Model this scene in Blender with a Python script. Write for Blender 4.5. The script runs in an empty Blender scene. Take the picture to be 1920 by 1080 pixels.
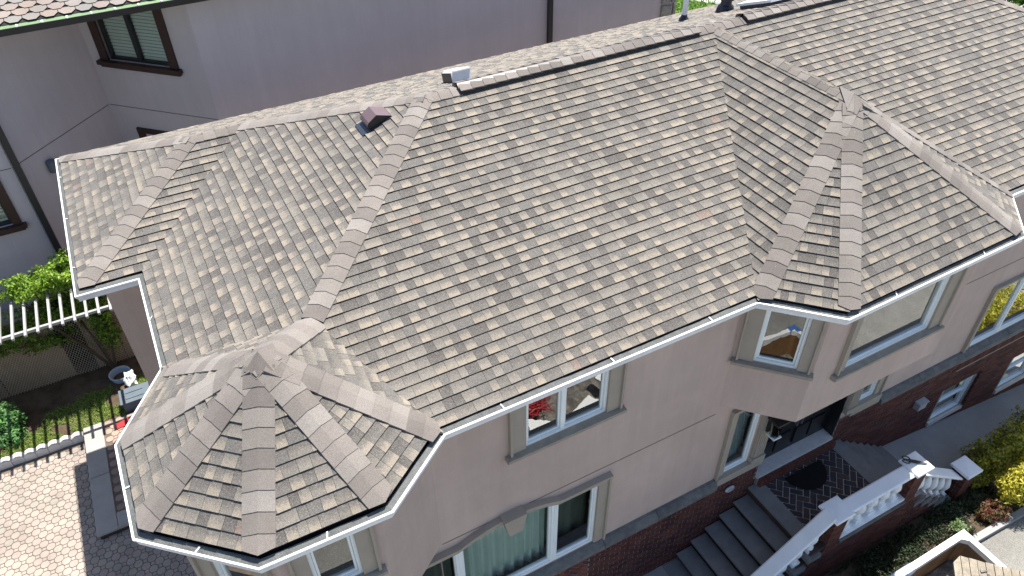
import bpy, math, random
from mathutils import Vector, Matrix, noise
V = Vector
rnd = random.Random(11)
S = bpy.context.scene
COL = S.collection

# ------------------------------------------------------------------ camera, sky, sun, exposure
CR = V((0.88048325, -0.47388337, -0.01355725)); CU = V((0.31553286, 0.5644429, 0.76278649)); CF = V((0.35381953, 0.67589848, -0.6465083))
CP = V((0.8435, -5.14186, 6.71957)); FPX = 1415.79
cd = bpy.data.cameras.new('camera'); cam = bpy.data.objects.new('camera', cd); COL.objects.link(cam)
cam.matrix_world = Matrix(((CR.x, CU.x, -CF.x, CP.x), (CR.y, CU.y, -CF.y, CP.y), (CR.z, CU.z, -CF.z, CP.z), (0, 0, 0, 1)))
cd.sensor_width = 36; cd.lens = FPX / 1920 * 36; cd.clip_end = 2000
S.camera = cam
SUN = V((0.326, 0.255, 1)).normalized()
w = bpy.data.worlds.new('World'); S.world = w; w.use_nodes = True
nt = w.node_tree; bg = nt.nodes['Background']
sky = nt.nodes.new('ShaderNodeTexSky'); sky.sky_type = 'NISHITA'; sky.sun_disc = False
sky.sun_elevation = math.asin(SUN.z); sky.sun_rotation = math.atan2(SUN.x, SUN.y)
nt.links.new(sky.outputs[0], bg.inputs[0]); bg.inputs[1].default_value = 0.082
sl = bpy.data.lights.new('sun', 'SUN'); sl.energy = 4.6; sl.angle = math.radians(0.53); sl.color = (1, 0.95, 0.87)
so = bpy.data.objects.new('sun', sl); COL.objects.link(so); so.rotation_euler = SUN.to_track_quat('Z', 'Y').to_euler()
S.view_settings.view_transform = 'Standard'; S.view_settings.look = 'None'
S.view_settings.gamma = 1; S.view_settings.use_curve_mapping = False
S.view_settings.exposure = 1.12
S.cycles.max_bounces = 8; S.cycles.transparent_max_bounces = 12

def px(P):
    q = P - CP; d = q.dot(CF)
    if d < .1: return (-1e9, -1e9, 1)
    return (960 + FPX * q.dot(CR) / d, 540 - FPX * q.dot(CU) / d, d)

# ------------------------------------------------------------------ materials
def srgb(r, g, b):
    f = lambda c: (c / 255 / 12.92) if c < 10 else ((c / 255 + .055) / 1.055) ** 2.4
    return (f(r), f(g), f(b))

def new_mat(name):
    m = bpy.data.materials.new(name); m.use_nodes = True
    n = m.node_tree; return m, n, n.nodes['Principled BSDF']

def mnode(n, op, a, b=None, c=None):
    x = n.nodes.new('ShaderNodeMath'); x.operation = op
    for i, v in enumerate((a, b, c)):
        if v is None: continue
        if isinstance(v, (int, float)): x.inputs[i].default_value = v
        else: n.links.new(v, x.inputs[i])
    return x.outputs[0]

def noise_tex(n, scale, detail=4, rough=.6, vec=None):
    t = n.nodes.new('ShaderNodeTexNoise'); t.inputs['Scale'].default_value = scale
    t.inputs['Detail'].default_value = detail; t.inputs['Roughness'].default_value = rough
    if vec is None:
        g = n.nodes.new('ShaderNodeNewGeometry'); vec = g.outputs['Position']
    n.links.new(vec, t.inputs['Vector']); return t.outputs['Fac']

def mapr(n, v, a, b, c, d):
    x = n.nodes.new('ShaderNodeMapRange'); n.links.new(v, x.inputs[0])
    for i, q in enumerate((a, b, c, d)): x.inputs[i + 1].default_value = q
    return x.outputs[0]

def mixc(n, f, a, b, typ='MIX'):
    x = n.nodes.new('ShaderNodeMix'); x.data_type = 'RGBA'; x.blend_type = typ
    for s, v in ((0, f), (6, a), (7, b)):
        if isinstance(v, (int, float)): x.inputs[s].default_value = v
        elif isinstance(v, tuple): x.inputs[s].default_value = (*v, 1)
        else: n.links.new(v, x.inputs[s])
    return x.outputs[2]

def bump(n, b, h, strength, dist=.01):
    x = n.nodes.new('ShaderNodeBump'); x.inputs['Strength'].default_value = strength; x.inputs['Distance'].default_value = dist
    n.links.new(h, x.inputs['Height']); n.links.new(x.outputs[0], b.inputs['Normal'])

def plain(name, c, rough=.6, var=.15, scale=6, fine=0, fscale=150, bmp=0, metal=0, spec=.4, c2=None, stretch=None, runs=0):
    """noise-mottled surface: var = broad tone variation, fine = grain, c2 = second colour patches"""
    m, n, b = new_mat(name)
    vec = None
    if stretch:
        g = n.nodes.new('ShaderNodeNewGeometry'); mp = n.nodes.new('ShaderNodeMapping'); mp.inputs['Scale'].default_value = stretch
        n.links.new(g.outputs['Position'], mp.inputs['Vector']); vec = mp.outputs[0]
    t = noise_tex(n, scale, 5, .65, vec)
    col = mixc(n, mapr(n, t, .3, .7, 0, 1), tuple(x * (1 - var) for x in c), tuple(min(1, x * (1 + var)) for x in c))
    if c2:
        t2 = noise_tex(n, scale * .37, 6, .7, vec)
        col = mixc(n, mapr(n, t2, .5, .68, 0, .85), col, c2)
    if runs:
        g = n.nodes.new('ShaderNodeNewGeometry'); mp = n.nodes.new('ShaderNodeMapping'); mp.inputs['Scale'].default_value = (5, 5, .35)
        n.links.new(g.outputs['Position'], mp.inputs['Vector'])
        col = mixc(n, 1.0, col, mapr_col(n, noise_tex(n, 1.0, 5, .7, mp.outputs[0]), 1 - runs, 1 + runs * .6), 'MULTIPLY')
    if fine:
        f = noise_tex(n, fscale, 2, .6)
        col = mixc(n, 1.0, col, mapr_col(n, f, 1 - fine, 1 + fine), 'MULTIPLY')
    n.links.new(col, b.inputs['Base Color'])
    b.inputs['Roughness'].default_value = rough; b.inputs['Metallic'].default_value = metal; b.inputs['Specular IOR Level'].default_value = spec
    if bmp: bump(n, b, noise_tex(n, fscale if fine else scale * 8, 3), bmp)
    return m

def mapr_col(n, f, lo, hi):
    v = mapr(n, f, .3, .7, lo, hi)
    c = n.nodes.new('ShaderNodeCombineColor')
    for i in range(3): n.links.new(v, c.inputs[i])
    return c.outputs[0]

def attr(n, name):
    a = n.nodes.new('ShaderNodeAttribute'); a.attribute_name = name; return a

def piece_mat(name, rough=.85, grain=.3, gscale=220, bmp=.3, broad=.1, spec=.3, two=False, blend=.5, sheen=0):
    """colour comes per piece from the face attributes ca (and cb, over the piece's own length tv)"""
    m, n, b = new_mat(name)
    col = attr(n, 'ca').outputs['Color']
    if two:
        tv = attr(n, 'tv').outputs['Fac']
        nz = noise_tex(n, 30, 4, .7)
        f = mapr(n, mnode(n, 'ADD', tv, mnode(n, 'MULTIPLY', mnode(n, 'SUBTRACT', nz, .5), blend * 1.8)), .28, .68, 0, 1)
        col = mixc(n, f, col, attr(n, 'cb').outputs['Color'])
    col = mixc(n, 1.0, col, mapr_col(n, noise_tex(n, gscale, 2, .7), 1 - grain, 1 + grain), 'MULTIPLY')
    if two:
        v = n.nodes.new('ShaderNodeTexVoronoi'); v.inputs['Scale'].default_value = 260
        g = n.nodes.new('ShaderNodeNewGeometry'); n.links.new(g.outputs['Position'], v.inputs['Vector'])
        sp = n.nodes.new('ShaderNodeSeparateColor'); n.links.new(v.outputs['Color'], sp.inputs[0])
        col = mixc(n, mapr(n, sp.outputs[0], .78, 1, 0, .5), col, (.5, .46, .41))
        col = mixc(n, mapr(n, sp.outputs[1], .82, 1, 0, .7), col, (.03, .028, .027))
    col = mixc(n, 1.0, col, mapr_col(n, noise_tex(n, 1.3, 5, .65), 1 - broad, 1 + broad), 'MULTIPLY')
    n.links.new(col, b.inputs['Base Color']); b.inputs['Roughness'].default_value = rough; b.inputs['Specular IOR Level'].default_value = spec
    if sheen: b.inputs['Sheen Weight'].default_value = sheen; b.inputs['Sheen Roughness'].default_value = .55
    if bmp: bump(n, b, noise_tex(n, gscale, 2), bmp, .004)
    return m

def leaf_mat(name):
    m, n, b = new_mat(name)
    col = attr(n, 'ca').outputs['Color']
    n.links.new(col, b.inputs['Base Color']); b.inputs['Roughness'].default_value = .5; b.inputs['Specular IOR Level'].default_value = .35
    tr = n.nodes.new('ShaderNodeBsdfTranslucent'); mx = n.nodes.new('ShaderNodeMixShader'); mx.inputs[0].default_value = .35
    n.links.new(mixc(n, 1.0, col, (1.0, 1.0, .55), 'MULTIPLY'), tr.inputs[0])
    n.links.new(b.outputs[0], mx.inputs[1]); n.links.new(tr.outputs[0], mx.inputs[2])
    n.links.new(mx.outputs[0], n.nodes['Material Output'].inputs[0]); return m

def glass_mat(name, base=.10, gain=2.0, tint=(.75, .82, .82)):
    m, n, b = new_mat(name); n.nodes.remove(b)
    fr = n.nodes.new('ShaderNodeFresnel'); fr.inputs[0].default_value = 1.5
    f = mnode(n, 'MINIMUM', mnode(n, 'MULTIPLY_ADD', fr.outputs[0], gain, base), 1.0)
    t = n.nodes.new('ShaderNodeBsdfTransparent'); t.inputs[0].default_value = (*tint, 1)
    g = n.nodes.new('ShaderNodeBsdfGlossy'); g.inputs[0].default_value = (.95, .97, .97, 1); g.inputs['Roughness'].default_value = 0.0
    mx = n.nodes.new('ShaderNodeMixShader'); n.links.new(f, mx.inputs[0]); n.links.new(t.outputs[0], mx.inputs[1]); n.links.new(g.outputs[0], mx.inputs[2])
    nz = noise_tex(n, 2.5, 2); bp = n.nodes.new('ShaderNodeBump'); bp.inputs['Strength'].default_value = .04; bp.inputs['Distance'].default_value = .02
    n.links.new(nz, bp.inputs['Height']); n.links.new(bp.outputs[0], g.inputs['Normal'])
    n.links.new(mx.outputs[0], n.nodes['Material Output'].inputs[0]); return m

M = {}
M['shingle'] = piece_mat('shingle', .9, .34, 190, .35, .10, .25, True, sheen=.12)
M['edge'] = plain('shingle edge', (.012, .012, .012), .95, .2, spec=.1)
M['cap'] = piece_mat('cap shingle', .9, .42, 170, .4, .14, .25, sheen=.12)
M['felt'] = plain('roof felt', (.02, .02, .02), .9)
M['stucco'] = plain('tan stucco', (.535, .425, .375), .9, .07, 1.3, .10, 130, .4, spec=.15, c2=(.485, .38, .333), runs=.08)
M['nstucco'] = plain('mauve stucco', (.565, .525, .53), .9, .05, .8, .04, 110, .2, spec=.15, runs=.05)
M['taupe'] = plain('taupe trim', (.37, .325, .272), .8, .06, 4, .06, 200, .15, spec=.2)
M['sill'] = plain('stone sill', (.32, .285, .24), .85, .16, 9, .12, 160, .3, spec=.2)
M['ledge'] = plain('bluestone ledge', (.16, .16, .155), .85, .25, 7, .2, 120, .5, spec=.2, c2=(.10, .10, .10))
M['blue'] = plain('bluestone', (.20, .20, .197), .8, .16, 3.5, .14, 150, .3, spec=.25, c2=(.245, .235, .22))
M['limes'] = plain('pale bluestone', (.36, .345, .32), .8, .10, 3.5, .08, 150, .2, spec=.25)
M['vinyl'] = plain('white vinyl', (.84, .89, .90), .4, .03, 6, spec=.5)
M['gutter'] = plain('white gutter', (.82, .83, .84), .4, .05, 3, spec=.5, c2=(.66, .66, .64))
M['guard'] = plain('gutter guard mesh', (.12, .124, .124), .7, .25, 9, .4, 120, .5, spec=.3, c2=(.10, .115, .105))
M['black'] = plain('black metal', (.018, .018, .02), .4, .2, spec=.5)
M['glass'] = glass_mat('window glass', .10, 2.1)
M['glass2'] = glass_mat('clear glass', .04, 1.4, (.80, .86, .83))
M['inside'] = plain('room plaster', (.22, .20, .175), .9, .05)
M['floorw'] = plain('room floor', (.12, .07, .04), .6, .2, 8)
M['curtain'] = plain('grey green curtain', (.72, .84, .82), .9, .05, 4)
M['curtain2'] = plain('dark curtain', (.16, .21, .19), .9, .1, 4)
M['blind'] = plain('pale blind', (.80, .84, .78), .7, .04, 4)
M['brick'] = piece_mat('red brick', .85, .28, 90, .6, .14, .25)
M['mortar'] = plain('mortar', (.25, .225, .20), .95, .2, 12, .15, 200, .3, spec=.1)
M['dmortar'] = plain('dark mortar', (.36, .32, .295), .95, .25, 9, .2, 200, .3, spec=.1)
M['paver'] = piece_mat('paver', .85, .2, 120, .35, .2, .25)
M['joint'] = plain('paver joint', (.15, .12, .10), .95, .3, 6, .2, 200, .3, spec=.1)
M['wpaint'] = plain('white painted masonry', (.86, .88, .89), .5, .05, 3, .03, 120, .1, spec=.4)
M['concrete'] = plain('driveway concrete', (.31, .305, .30), .9, .14, 1.1, .16, 160, .3, spec=.2, c2=(.26, .26, .255))
M['core'] = plain('dark brick backing', (.055, .034, .03), .9, .3, 9)
M['pale'] = plain('pale concrete', (.62, .60, .57), .85, .10, 7, .08, 150, .3, spec=.2)
M['asphalt'] = plain('asphalt', (.20, .195, .18), .95, .16, 1.2, .45, 70, .5, spec=.2, c2=(.25, .245, .225))
M['soil'] = plain('soil', (.085, .062, .042), .95, .35, 5, .3, 90, .6, spec=.1, c2=(.14, .105, .075))
M['ground'] = plain('ground', (.10, .105, .06), .95, .3, .4, .2, 30, .3, spec=.1)
M['turf'] = plain('turf', (.075, .13, .025), .95, .35, 3, .3, 60, .5, spec=.1, c2=(.12, .16, .05))
M['leaf'] = leaf_mat('leaf')
M['bark'] = plain('bark', (.07, .05, .035), .9, .3, 20)
M['purple'] = plain('brown painted metal', (.135, .092, .103), .42, .06, 4, spec=.5)
M['navy'] = plain('flashing', (.03, .036, .055), .35, .2, 8, spec=.5)
M['galv'] = plain('galvanised', (.52, .53, .53), .4, .12, 14, metal=.25, spec=.5)
M['darkbrown'] = plain('brown trim', (.045, .022, .018), .45, .2, 6, spec=.4)
M['green'] = plain('green copper', (.16, .25, .13), .6, .1, 5, spec=.3)
M['charcoal'] = plain('charcoal gutter', (.03, .03, .031), .45, .1, 5)
M['hex'] = piece_mat('hex shingle', .9, .2, 130, .3, .14, .25)
M['stone'] = piece_mat('field stone', .9, .3, 25, .6, .2, .2)
M['door'] = plain('black door', (.012, .012, .014), .35, .3, 8, spec=.5)
M['iron'] = plain('grey scroll iron', (.16, .16, .17), .4, .2, 8, metal=.4)
M['rubber'] = plain('black rubber', (.008, .008, .009), .9, .3, 60, .4, 300, .5, spec=.2)
M['rim'] = plain('white dumpster paint', (.80, .80, .79), .5, .08, 3, c2=(.66, .64, .60))
M['rust'] = plain('rusty steel', (.21, .115, .05), .8, .3, 2.2, .15, 60, .3, c2=(.12, .08, .05))
M['darksteel'] = plain('dark steel', (.06, .06, .062), .7, .3, 4)
M['plank'] = plain('weathered plank', (.30, .265, .21), .9, .25, 6, .25, 90, .5, spec=.15, c2=(.22, .19, .15), stretch=(1, 1, 8))
M['rubble'] = plain('rubble', (.19, .175, .155), .95, .5, 8, .35, 60, .8, c2=(.10, .08, .06))
M['foam'] = plain('white board', (.82, .82, .80), .7, .05)
M['red'] = plain('red plastic', (.40, .035, .04), .4, .1)
M['cyan'] = plain('cyan plastic', (.05, .38, .50), .4, .2)
M['bluetape'] = plain('blue plastic', (.50, .60, .74), .35, .2, 10, c2=(.10, .17, .32))
M['tape'] = plain('blue tape', (.06, .14, .36), .5, .1)
M['pmetal'] = plain('dulled white metal', (.34, .35, .35), .55, .12, 10)
M['shade'] = plain('grey window shade', (.34, .42, .45), .9, .06)
M['bag'] = plain('white plastic bag', (.78, .80, .82), .35, .08, 12, c2=(.60, .66, .72))
M['tub'] = plain('pale blue tub', (.38, .46, .55), .4, .1)
M['tan'] = plain('tan panel', (.30, .215, .145), .85, .10, 1.5, .08, 90, .15, spec=.15)
M['wire'] = plain('fence wire', (.50, .43, .33), .5, .15)
M['bin'] = plain('slate bin', (.11, .14, .17), .5, .1)

# ------------------------------------------------------------------ mesh building
class MB:
    def __init__(s): s.v = []; s.f = []; s.m = []; s.ca = []; s.cb = []; s.tv = []
    def add(s, vs, fs, ca=(.5, .5, .5), cb=None, tv=None, mi=0):
        o = len(s.v); s.v += [tuple(p) for p in vs]
        s.tv += tv if tv else [0.0] * len(vs)
        for k, f in enumerate(fs):
            s.f.append([i + o for i in f]); s.m.append(mi[k] if isinstance(mi, list) else mi)
            s.ca.append(ca); s.cb.append(cb or ca)
    def quad(s, a, b, c, d, mi=0, ca=(.5, .5, .5)): s.add([a, b, c, d], [(0, 1, 2, 3)], ca, mi=mi)
    def box(s, x0, x1, y0, y1, z0, z1, mi=0, ca=(.5, .5, .5), T=None, bev=0):
        vs = [V((x, y, z)) for z in (z0, z1) for y in (y0, y1) for x in (x0, x1)]
        if T: vs = [T(p) for p in vs]
        s.add(vs, [(0, 2, 3, 1), (4, 5, 7, 6), (0, 1, 5, 4), (2, 6, 7, 3), (0, 4, 6, 2), (1, 3, 7, 5)], ca, mi=mi)
    def prism(s, poly, z0, z1, mi=0, ca=(.5, .5, .5), T=None):
        n = len(poly); vs = [V((p[0], p[1], z0)) for p in poly] + [V((p[0], p[1], z1)) for p in poly]
        if T: vs = [T(p) for p in vs]
        s.add(vs, [tuple(range(n - 1, -1, -1)), tuple(range(n, 2 * n))] + [(i, (i + 1) % n, n + (i + 1) % n, n + i) for i in range(n)], ca, mi=mi)
    def tube(s, pts, r, n=6, mi=0, ca=(.5, .5, .5)):
        pts = [V(p) for p in pts]; rs = r if isinstance(r, (list, tuple)) else [r] * len(pts); vs = []
        for i, p in enumerate(pts):
            d = (pts[min(i + 1, len(pts) - 1)] - pts[max(i - 1, 0)]).normalized()
            a = d.orthogonal().normalized(); b = d.cross(a)
            if i and (a.dot(pa) < .5):
                a = (pa - d * pa.dot(d)).normalized(); b = d.cross(a)
            pa = a
            vs += [p + (a * math.cos(6.2832 * k / n) + b * math.sin(6.2832 * k / n)) * rs[i] for k in range(n)]
        fs = [(i * n + k, i * n + (k + 1) % n, (i + 1) * n + (k + 1) % n, (i + 1) * n + k) for i in range(len(pts) - 1) for k in range(n)]
        fs += [tuple(range(n - 1, -1, -1)), tuple(range((len(pts) - 1) * n, len(pts) * n))]
        s.add(vs, fs, ca, mi=mi)
    def lathe(s, prof, c, n=14, mi=0, T=None):
        vs = [V((c[0] + r * math.cos(6.2832 * k / n), c[1] + r * math.sin(6.2832 * k / n), c[2] + z)) for r, z in prof for k in range(n)]
        if T: vs = [T(p) for p in vs]
        fs = [(i * n + k, i * n + (k + 1) % n, (i + 1) * n + (k + 1) % n, (i + 1) * n + k) for i in range(len(prof) - 1) for k in range(n)]
        fs += [tuple(range(n - 1, -1, -1)), tuple(range((len(prof) - 1) * n, len(prof) * n))]
        s.add(vs, fs, mi=mi)
    def mesh(s, name, mats, smooth=False):
        me = bpy.data.meshes.new(name); me.from_pydata(s.v, [], s.f)
        for m in (mats if isinstance(mats, (list, tuple)) else [mats]): me.materials.append(m)
        if any(s.m): me.polygons.foreach_set('material_index', s.m)
        if smooth: me.polygons.foreach_set('use_smooth', [True] * len(s.f))
        for nm, d in (('ca', s.ca), ('cb', s.cb)):
            a = me.attributes.new(nm, 'FLOAT_COLOR', 'FACE'); a.data.foreach_set('color', [x for c in d for x in (*c[:3], 1.0)])
        a = me.attributes.new('tv', 'FLOAT', 'POINT'); a.data.foreach_set('value', s.tv)
        me.update(); return me
    def build(s, name, mats, parent=None, smooth=False, **kw):
        return link(name, s.mesh(name, mats, smooth), parent, **kw)

def link(name, data, parent=None, **kw):
    o = bpy.data.objects.new(name, data); COL.objects.link(o)
    if parent is not None: o.parent = parent
    for k, v in kw.items(): o[k] = v
    return o

def thing(name, label, category, group=None):
    o = link(name, None, None, label=label, category=category)
    if group: o['group'] = group
    return o

def tag(o, label, category, group=None):
    o['label'] = label; o['category'] = category
    if group: o['group'] = group
    return o

def struct(mb, name, mats): return mb.build(name, mats, None, kind='structure')

def clip(poly, cpoly):
    """clip convex poly by convex counter-clockwise cpoly (2D)"""
    out = poly
    for i in range(len(cpoly)):
        a, b = cpoly[i], cpoly[(i + 1) % len(cpoly)]; inp = out; out = []
        if not inp: return []
        sd = lambda p: (b[0] - a[0]) * (p[1] - a[1]) - (b[1] - a[1]) * (p[0] - a[0])
        for j in range(len(inp)):
            p, q = inp[j - 1], inp[j]; sp, sq = sd(p), sd(q)
            if (sp >= 0) != (sq >= 0):
                t = sp / (sp - sq); out.append((p[0] + (q[0] - p[0]) * t, p[1] + (q[1] - p[1]) * t))
            if sq >= 0: out.append(q)
    return out

def area2(p): return abs(sum(p[i - 1][0] * p[i][1] - p[i][0] * p[i - 1][1] for i in range(len(p)))) / 2

def frame_mat(o, x, y, z): return Matrix(((x.x, y.x, z.x, o.x), (x.y, y.y, z.y, o.y), (x.z, y.z, z.z, o.z), (0, 0, 0, 1)))

class Pieces:
    """collects alike pieces; the largest in view become objects sharing meshes, the rest one joined part"""
    def __init__(s): s.p = []
    def add(s, key, Mx, vs, fs, ca, cb=None, tv=None, mi=0, size=None, n=None):
        s.p.append((key, Mx, vs, fs, ca, cb, tv, mi, size, n))
    def emit(s, name, field, parent, mats, limit=300, **kw):
        sc = []
        for i, (key, Mx, vs, fs, ca, cb, tv, mi, size, n) in enumerate(s.p):
            if key is None: continue
            c = Mx @ (sum(vs, V()) / len(vs)); x, y, d = px(c)
            if not (-10 < x < 1930 and -10 < y < 1090): continue
            k = 1
            if n is not None: k = max(0, n.dot((CP - c).normalized()))
            if k > .03: sc.append((size * k / d / d, i))
        sc.sort(reverse=True); top = set(i for _, i in sc[:limit]); cache = {}; rest = MB()
        for i, (key, Mx, vs, fs, ca, cb, tv, mi, size, n) in enumerate(s.p):
            if i in top:
                if key not in cache:
                    b = MB(); b.add(vs, fs, ca, cb, tv, mi); cache[key] = b.mesh(name, mats)
                o = link(name, cache[key], parent, **kw); o.matrix_world = Mx
            else: rest.add([Mx @ p for p in vs], fs, ca, cb, tv, mi)
        if rest.v: rest.build(field, mats, parent, kind='stuff')

# ================================================================== house geometry
T = 0.3882
G1, G2, G3, G4, G5, G6, G7, G8, G9 = (-.82, 8.87), (-.82, 4.64), (0, 4.62), (0, 2.64), (-.64, 1.66), (-.62, .31), (.41, -.62), (1.78, -.65), (2.66, 0)
B1, B2, B3, B4 = (7.24, 0), (8.04, -.83), (11.70, -.79), (12.52, 0)
C1, C2 = (19.65, 0), (19.65, 8.87)
EAVE = [G1, G2, G3, G4, G5, G6, G7, G8, G9, B1, B2, B3, B4, C1, C2]
p3 = lambda p, z=0: V((p[0], p[1], z))
R1, R2, RE = V((4.5, 4.5, 1.747)), V((9.87, 4.5, 1.747)), V((15.2, 4.5, 1.747))
BP, VT = V((1.33, 6.78, .835)), V((2.15, 6.78, .835))
AP, SP, PK = V((1.08, 1.0, 1.165)), V((1.80, 1.80, .70)), V((9.87, 1.42, 1.742))
PF, PB = .33, .5

def offset(poly, d):
    n = len(poly); out = []
    for i in range(n):
        a, b, c = V(poly[i - 1]), V(poly[i]), V(poly[(i + 1) % n])
        u, v = (b - a).normalized(), (c - b).normalized()
        n1, n2 = V((-u.y, u.x)), V((-v.y, v.x)); m = (n1 + n2); m /= max(.2, m.dot(n1))
        out.append((b.x + m.x * d, b.y + m.y * d))
    return out
WALL = offset(EAVE, .33)
WALL[11] = (11.30, WALL[10][1]); WALL[12] = (12.13, .33)

house = thing('house', 'tan stucco house with a brown shingle hip roof, corner turret and bay window', 'house')

# ---- roof deck and shingles
facets = [[p3(G9), p3(B1), R2, R1, SP], [p3(B4), p3(C1), RE, R2], [p3(G3), VT, R1, SP, p3(G4)][::-1], [p3(G2), p3(G3), VT, BP], [p3(G1), p3(G2), BP],
          [V((2.15, 8.87, 0)), p3(G1), BP, VT], [p3(C2), V((2.15, 8.87, 0)), VT, R1, RE], [p3(C1), p3(C2), RE],
          [p3(B1), PK, R2], [p3(B1), p3(B2), PK], [p3(B2), p3(B3), PK], [p3(B3), p3(B4), PK], [p3(B4), R2, PK],
          [p3(G4), p3(G5), AP], [p3(G5), p3(G6), AP], [p3(G6), p3(G7), AP], [p3(G7), p3(G8), AP], [p3(G8), p3(G9), AP],
          [p3(G9), SP, AP], [SP, p3(G4), AP]]
NOEAVE = {8, 12, 18, 19}
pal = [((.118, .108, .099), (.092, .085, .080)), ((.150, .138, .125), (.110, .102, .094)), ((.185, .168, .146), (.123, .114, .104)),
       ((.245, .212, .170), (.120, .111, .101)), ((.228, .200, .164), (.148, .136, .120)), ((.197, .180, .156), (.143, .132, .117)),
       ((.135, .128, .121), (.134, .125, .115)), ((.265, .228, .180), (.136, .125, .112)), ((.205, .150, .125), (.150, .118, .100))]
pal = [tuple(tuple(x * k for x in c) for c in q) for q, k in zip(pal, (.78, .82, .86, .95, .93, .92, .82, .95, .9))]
DK, LT = ((0, 1, 2, 6), (22, 24, 24, 18)), ((3, 4, 5, 7, 8), (26, 22, 26, 20, .7))
WID = [.10, .12, .14, .16, .195, .235]
EXP = .1475

def fnormal(poly):
    n = V((0, 0, 0))
    for i in range(len(poly)):
        a, b = poly[i - 1], poly[i]; n += a.cross(b)
    n.normalize()
    return n if n.z > 0 else -n

def shingle_facet(poly, P, vmin):
    n = fnormal(poly); u = V((0, 0, 1)).cross(n).normalized(); v = n.cross(u)
    o = min(poly, key=lambda p: p.z); q = [((p - o).dot(u), (p - o).dot(v)) for p in poly]
    if sum(q[i - 1][0] * q[i][1] - q[i][0] * q[i - 1][1] for i in range(len(q))) < 0: q.reverse()
    vmax = max(p[1] for p in q); k = 0
    while vmin + k * EXP < vmax:
        v0 = vmin + k * EXP; v1 = v0 + EXP; k += 1
        strip = clip(q, [(-99, v0), (99, v0), (99, v1), (-99, v1)])
        if len(strip) < 3: continue
        ua, ub = min(p[0] for p in strip), max(p[0] for p in strip)
        x = ua - rnd.random() * .3; last = 0
        while x < ub:
            st = DK if (last in LT[0]) == (rnd.random() < .78) else LT; pi = rnd.choices(*st)[0]
            last = pi; raised = pi in (3, 4, 7, 5); wd = rnd.choice(WID[:4] if pi in (3, 7) else WID)
            rect = [(x, v0), (x + wd - .003, v0), (x + wd - .003, v1 + .004), (x, v1 + .004)]
            c = clip(rect, q); x += wd
            if len(c) < 3 or area2(c) < 2e-4: continue
            whole = len(c) == 4 and area2(c) > .995 * area2(rect)
            x0 = rect[0][0]; hb = .0145 + (.004 if raised else 0)
            hh = lambda t: hb * (1 - t) + .003
            m = len(c); loc = [(a - x0, b - v0) for a, b in c]
            if whole: loc = [(0, 0), (wd - .003, 0), (wd - .003, EXP + .004), (0, EXP + .004)]; m = 4
            top = [V((a, b, hh(b / EXP))) for a, b in loc]; bot = [V((a, b, -.006)) for a, b in loc]
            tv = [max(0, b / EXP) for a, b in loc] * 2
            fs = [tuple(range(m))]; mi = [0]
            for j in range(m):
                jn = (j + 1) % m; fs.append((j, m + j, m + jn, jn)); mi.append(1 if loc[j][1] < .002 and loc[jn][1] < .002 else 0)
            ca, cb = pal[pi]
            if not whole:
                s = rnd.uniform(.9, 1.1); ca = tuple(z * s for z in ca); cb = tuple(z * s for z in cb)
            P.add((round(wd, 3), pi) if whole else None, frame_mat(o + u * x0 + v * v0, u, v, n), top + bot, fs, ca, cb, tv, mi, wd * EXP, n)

deck = MB()
for i, f in enumerate(facets):
    n = fnormal(f); u = V((0, 0, 1)).cross(n).normalized(); v = n.cross(u); o = min(f, key=lambda p: p.z)
    q = [((p - o).dot(u), (p - o).dot(v)) for p in f]; vm = 0 if i in NOEAVE else (.125 if i > 12 else .10)
    if sum(q[k - 1][0] * q[k][1] - q[k][0] * q[k - 1][1] for k in range(len(q))) < 0: q.reverse()
    q = clip(q, [(-99, vm), (99, vm), (99, 99), (-99, 99)]); deck.add([o + u * a + v * b - n * .008 for a, b in q], [tuple(range(len(q)))])
roof = deck.build('roof', M['felt'], house)
P = Pieces()
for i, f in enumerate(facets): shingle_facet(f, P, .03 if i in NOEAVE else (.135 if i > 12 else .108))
P.emit('shingle', 'shingle_field', roof, [M['shingle'], M['edge']])

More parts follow.
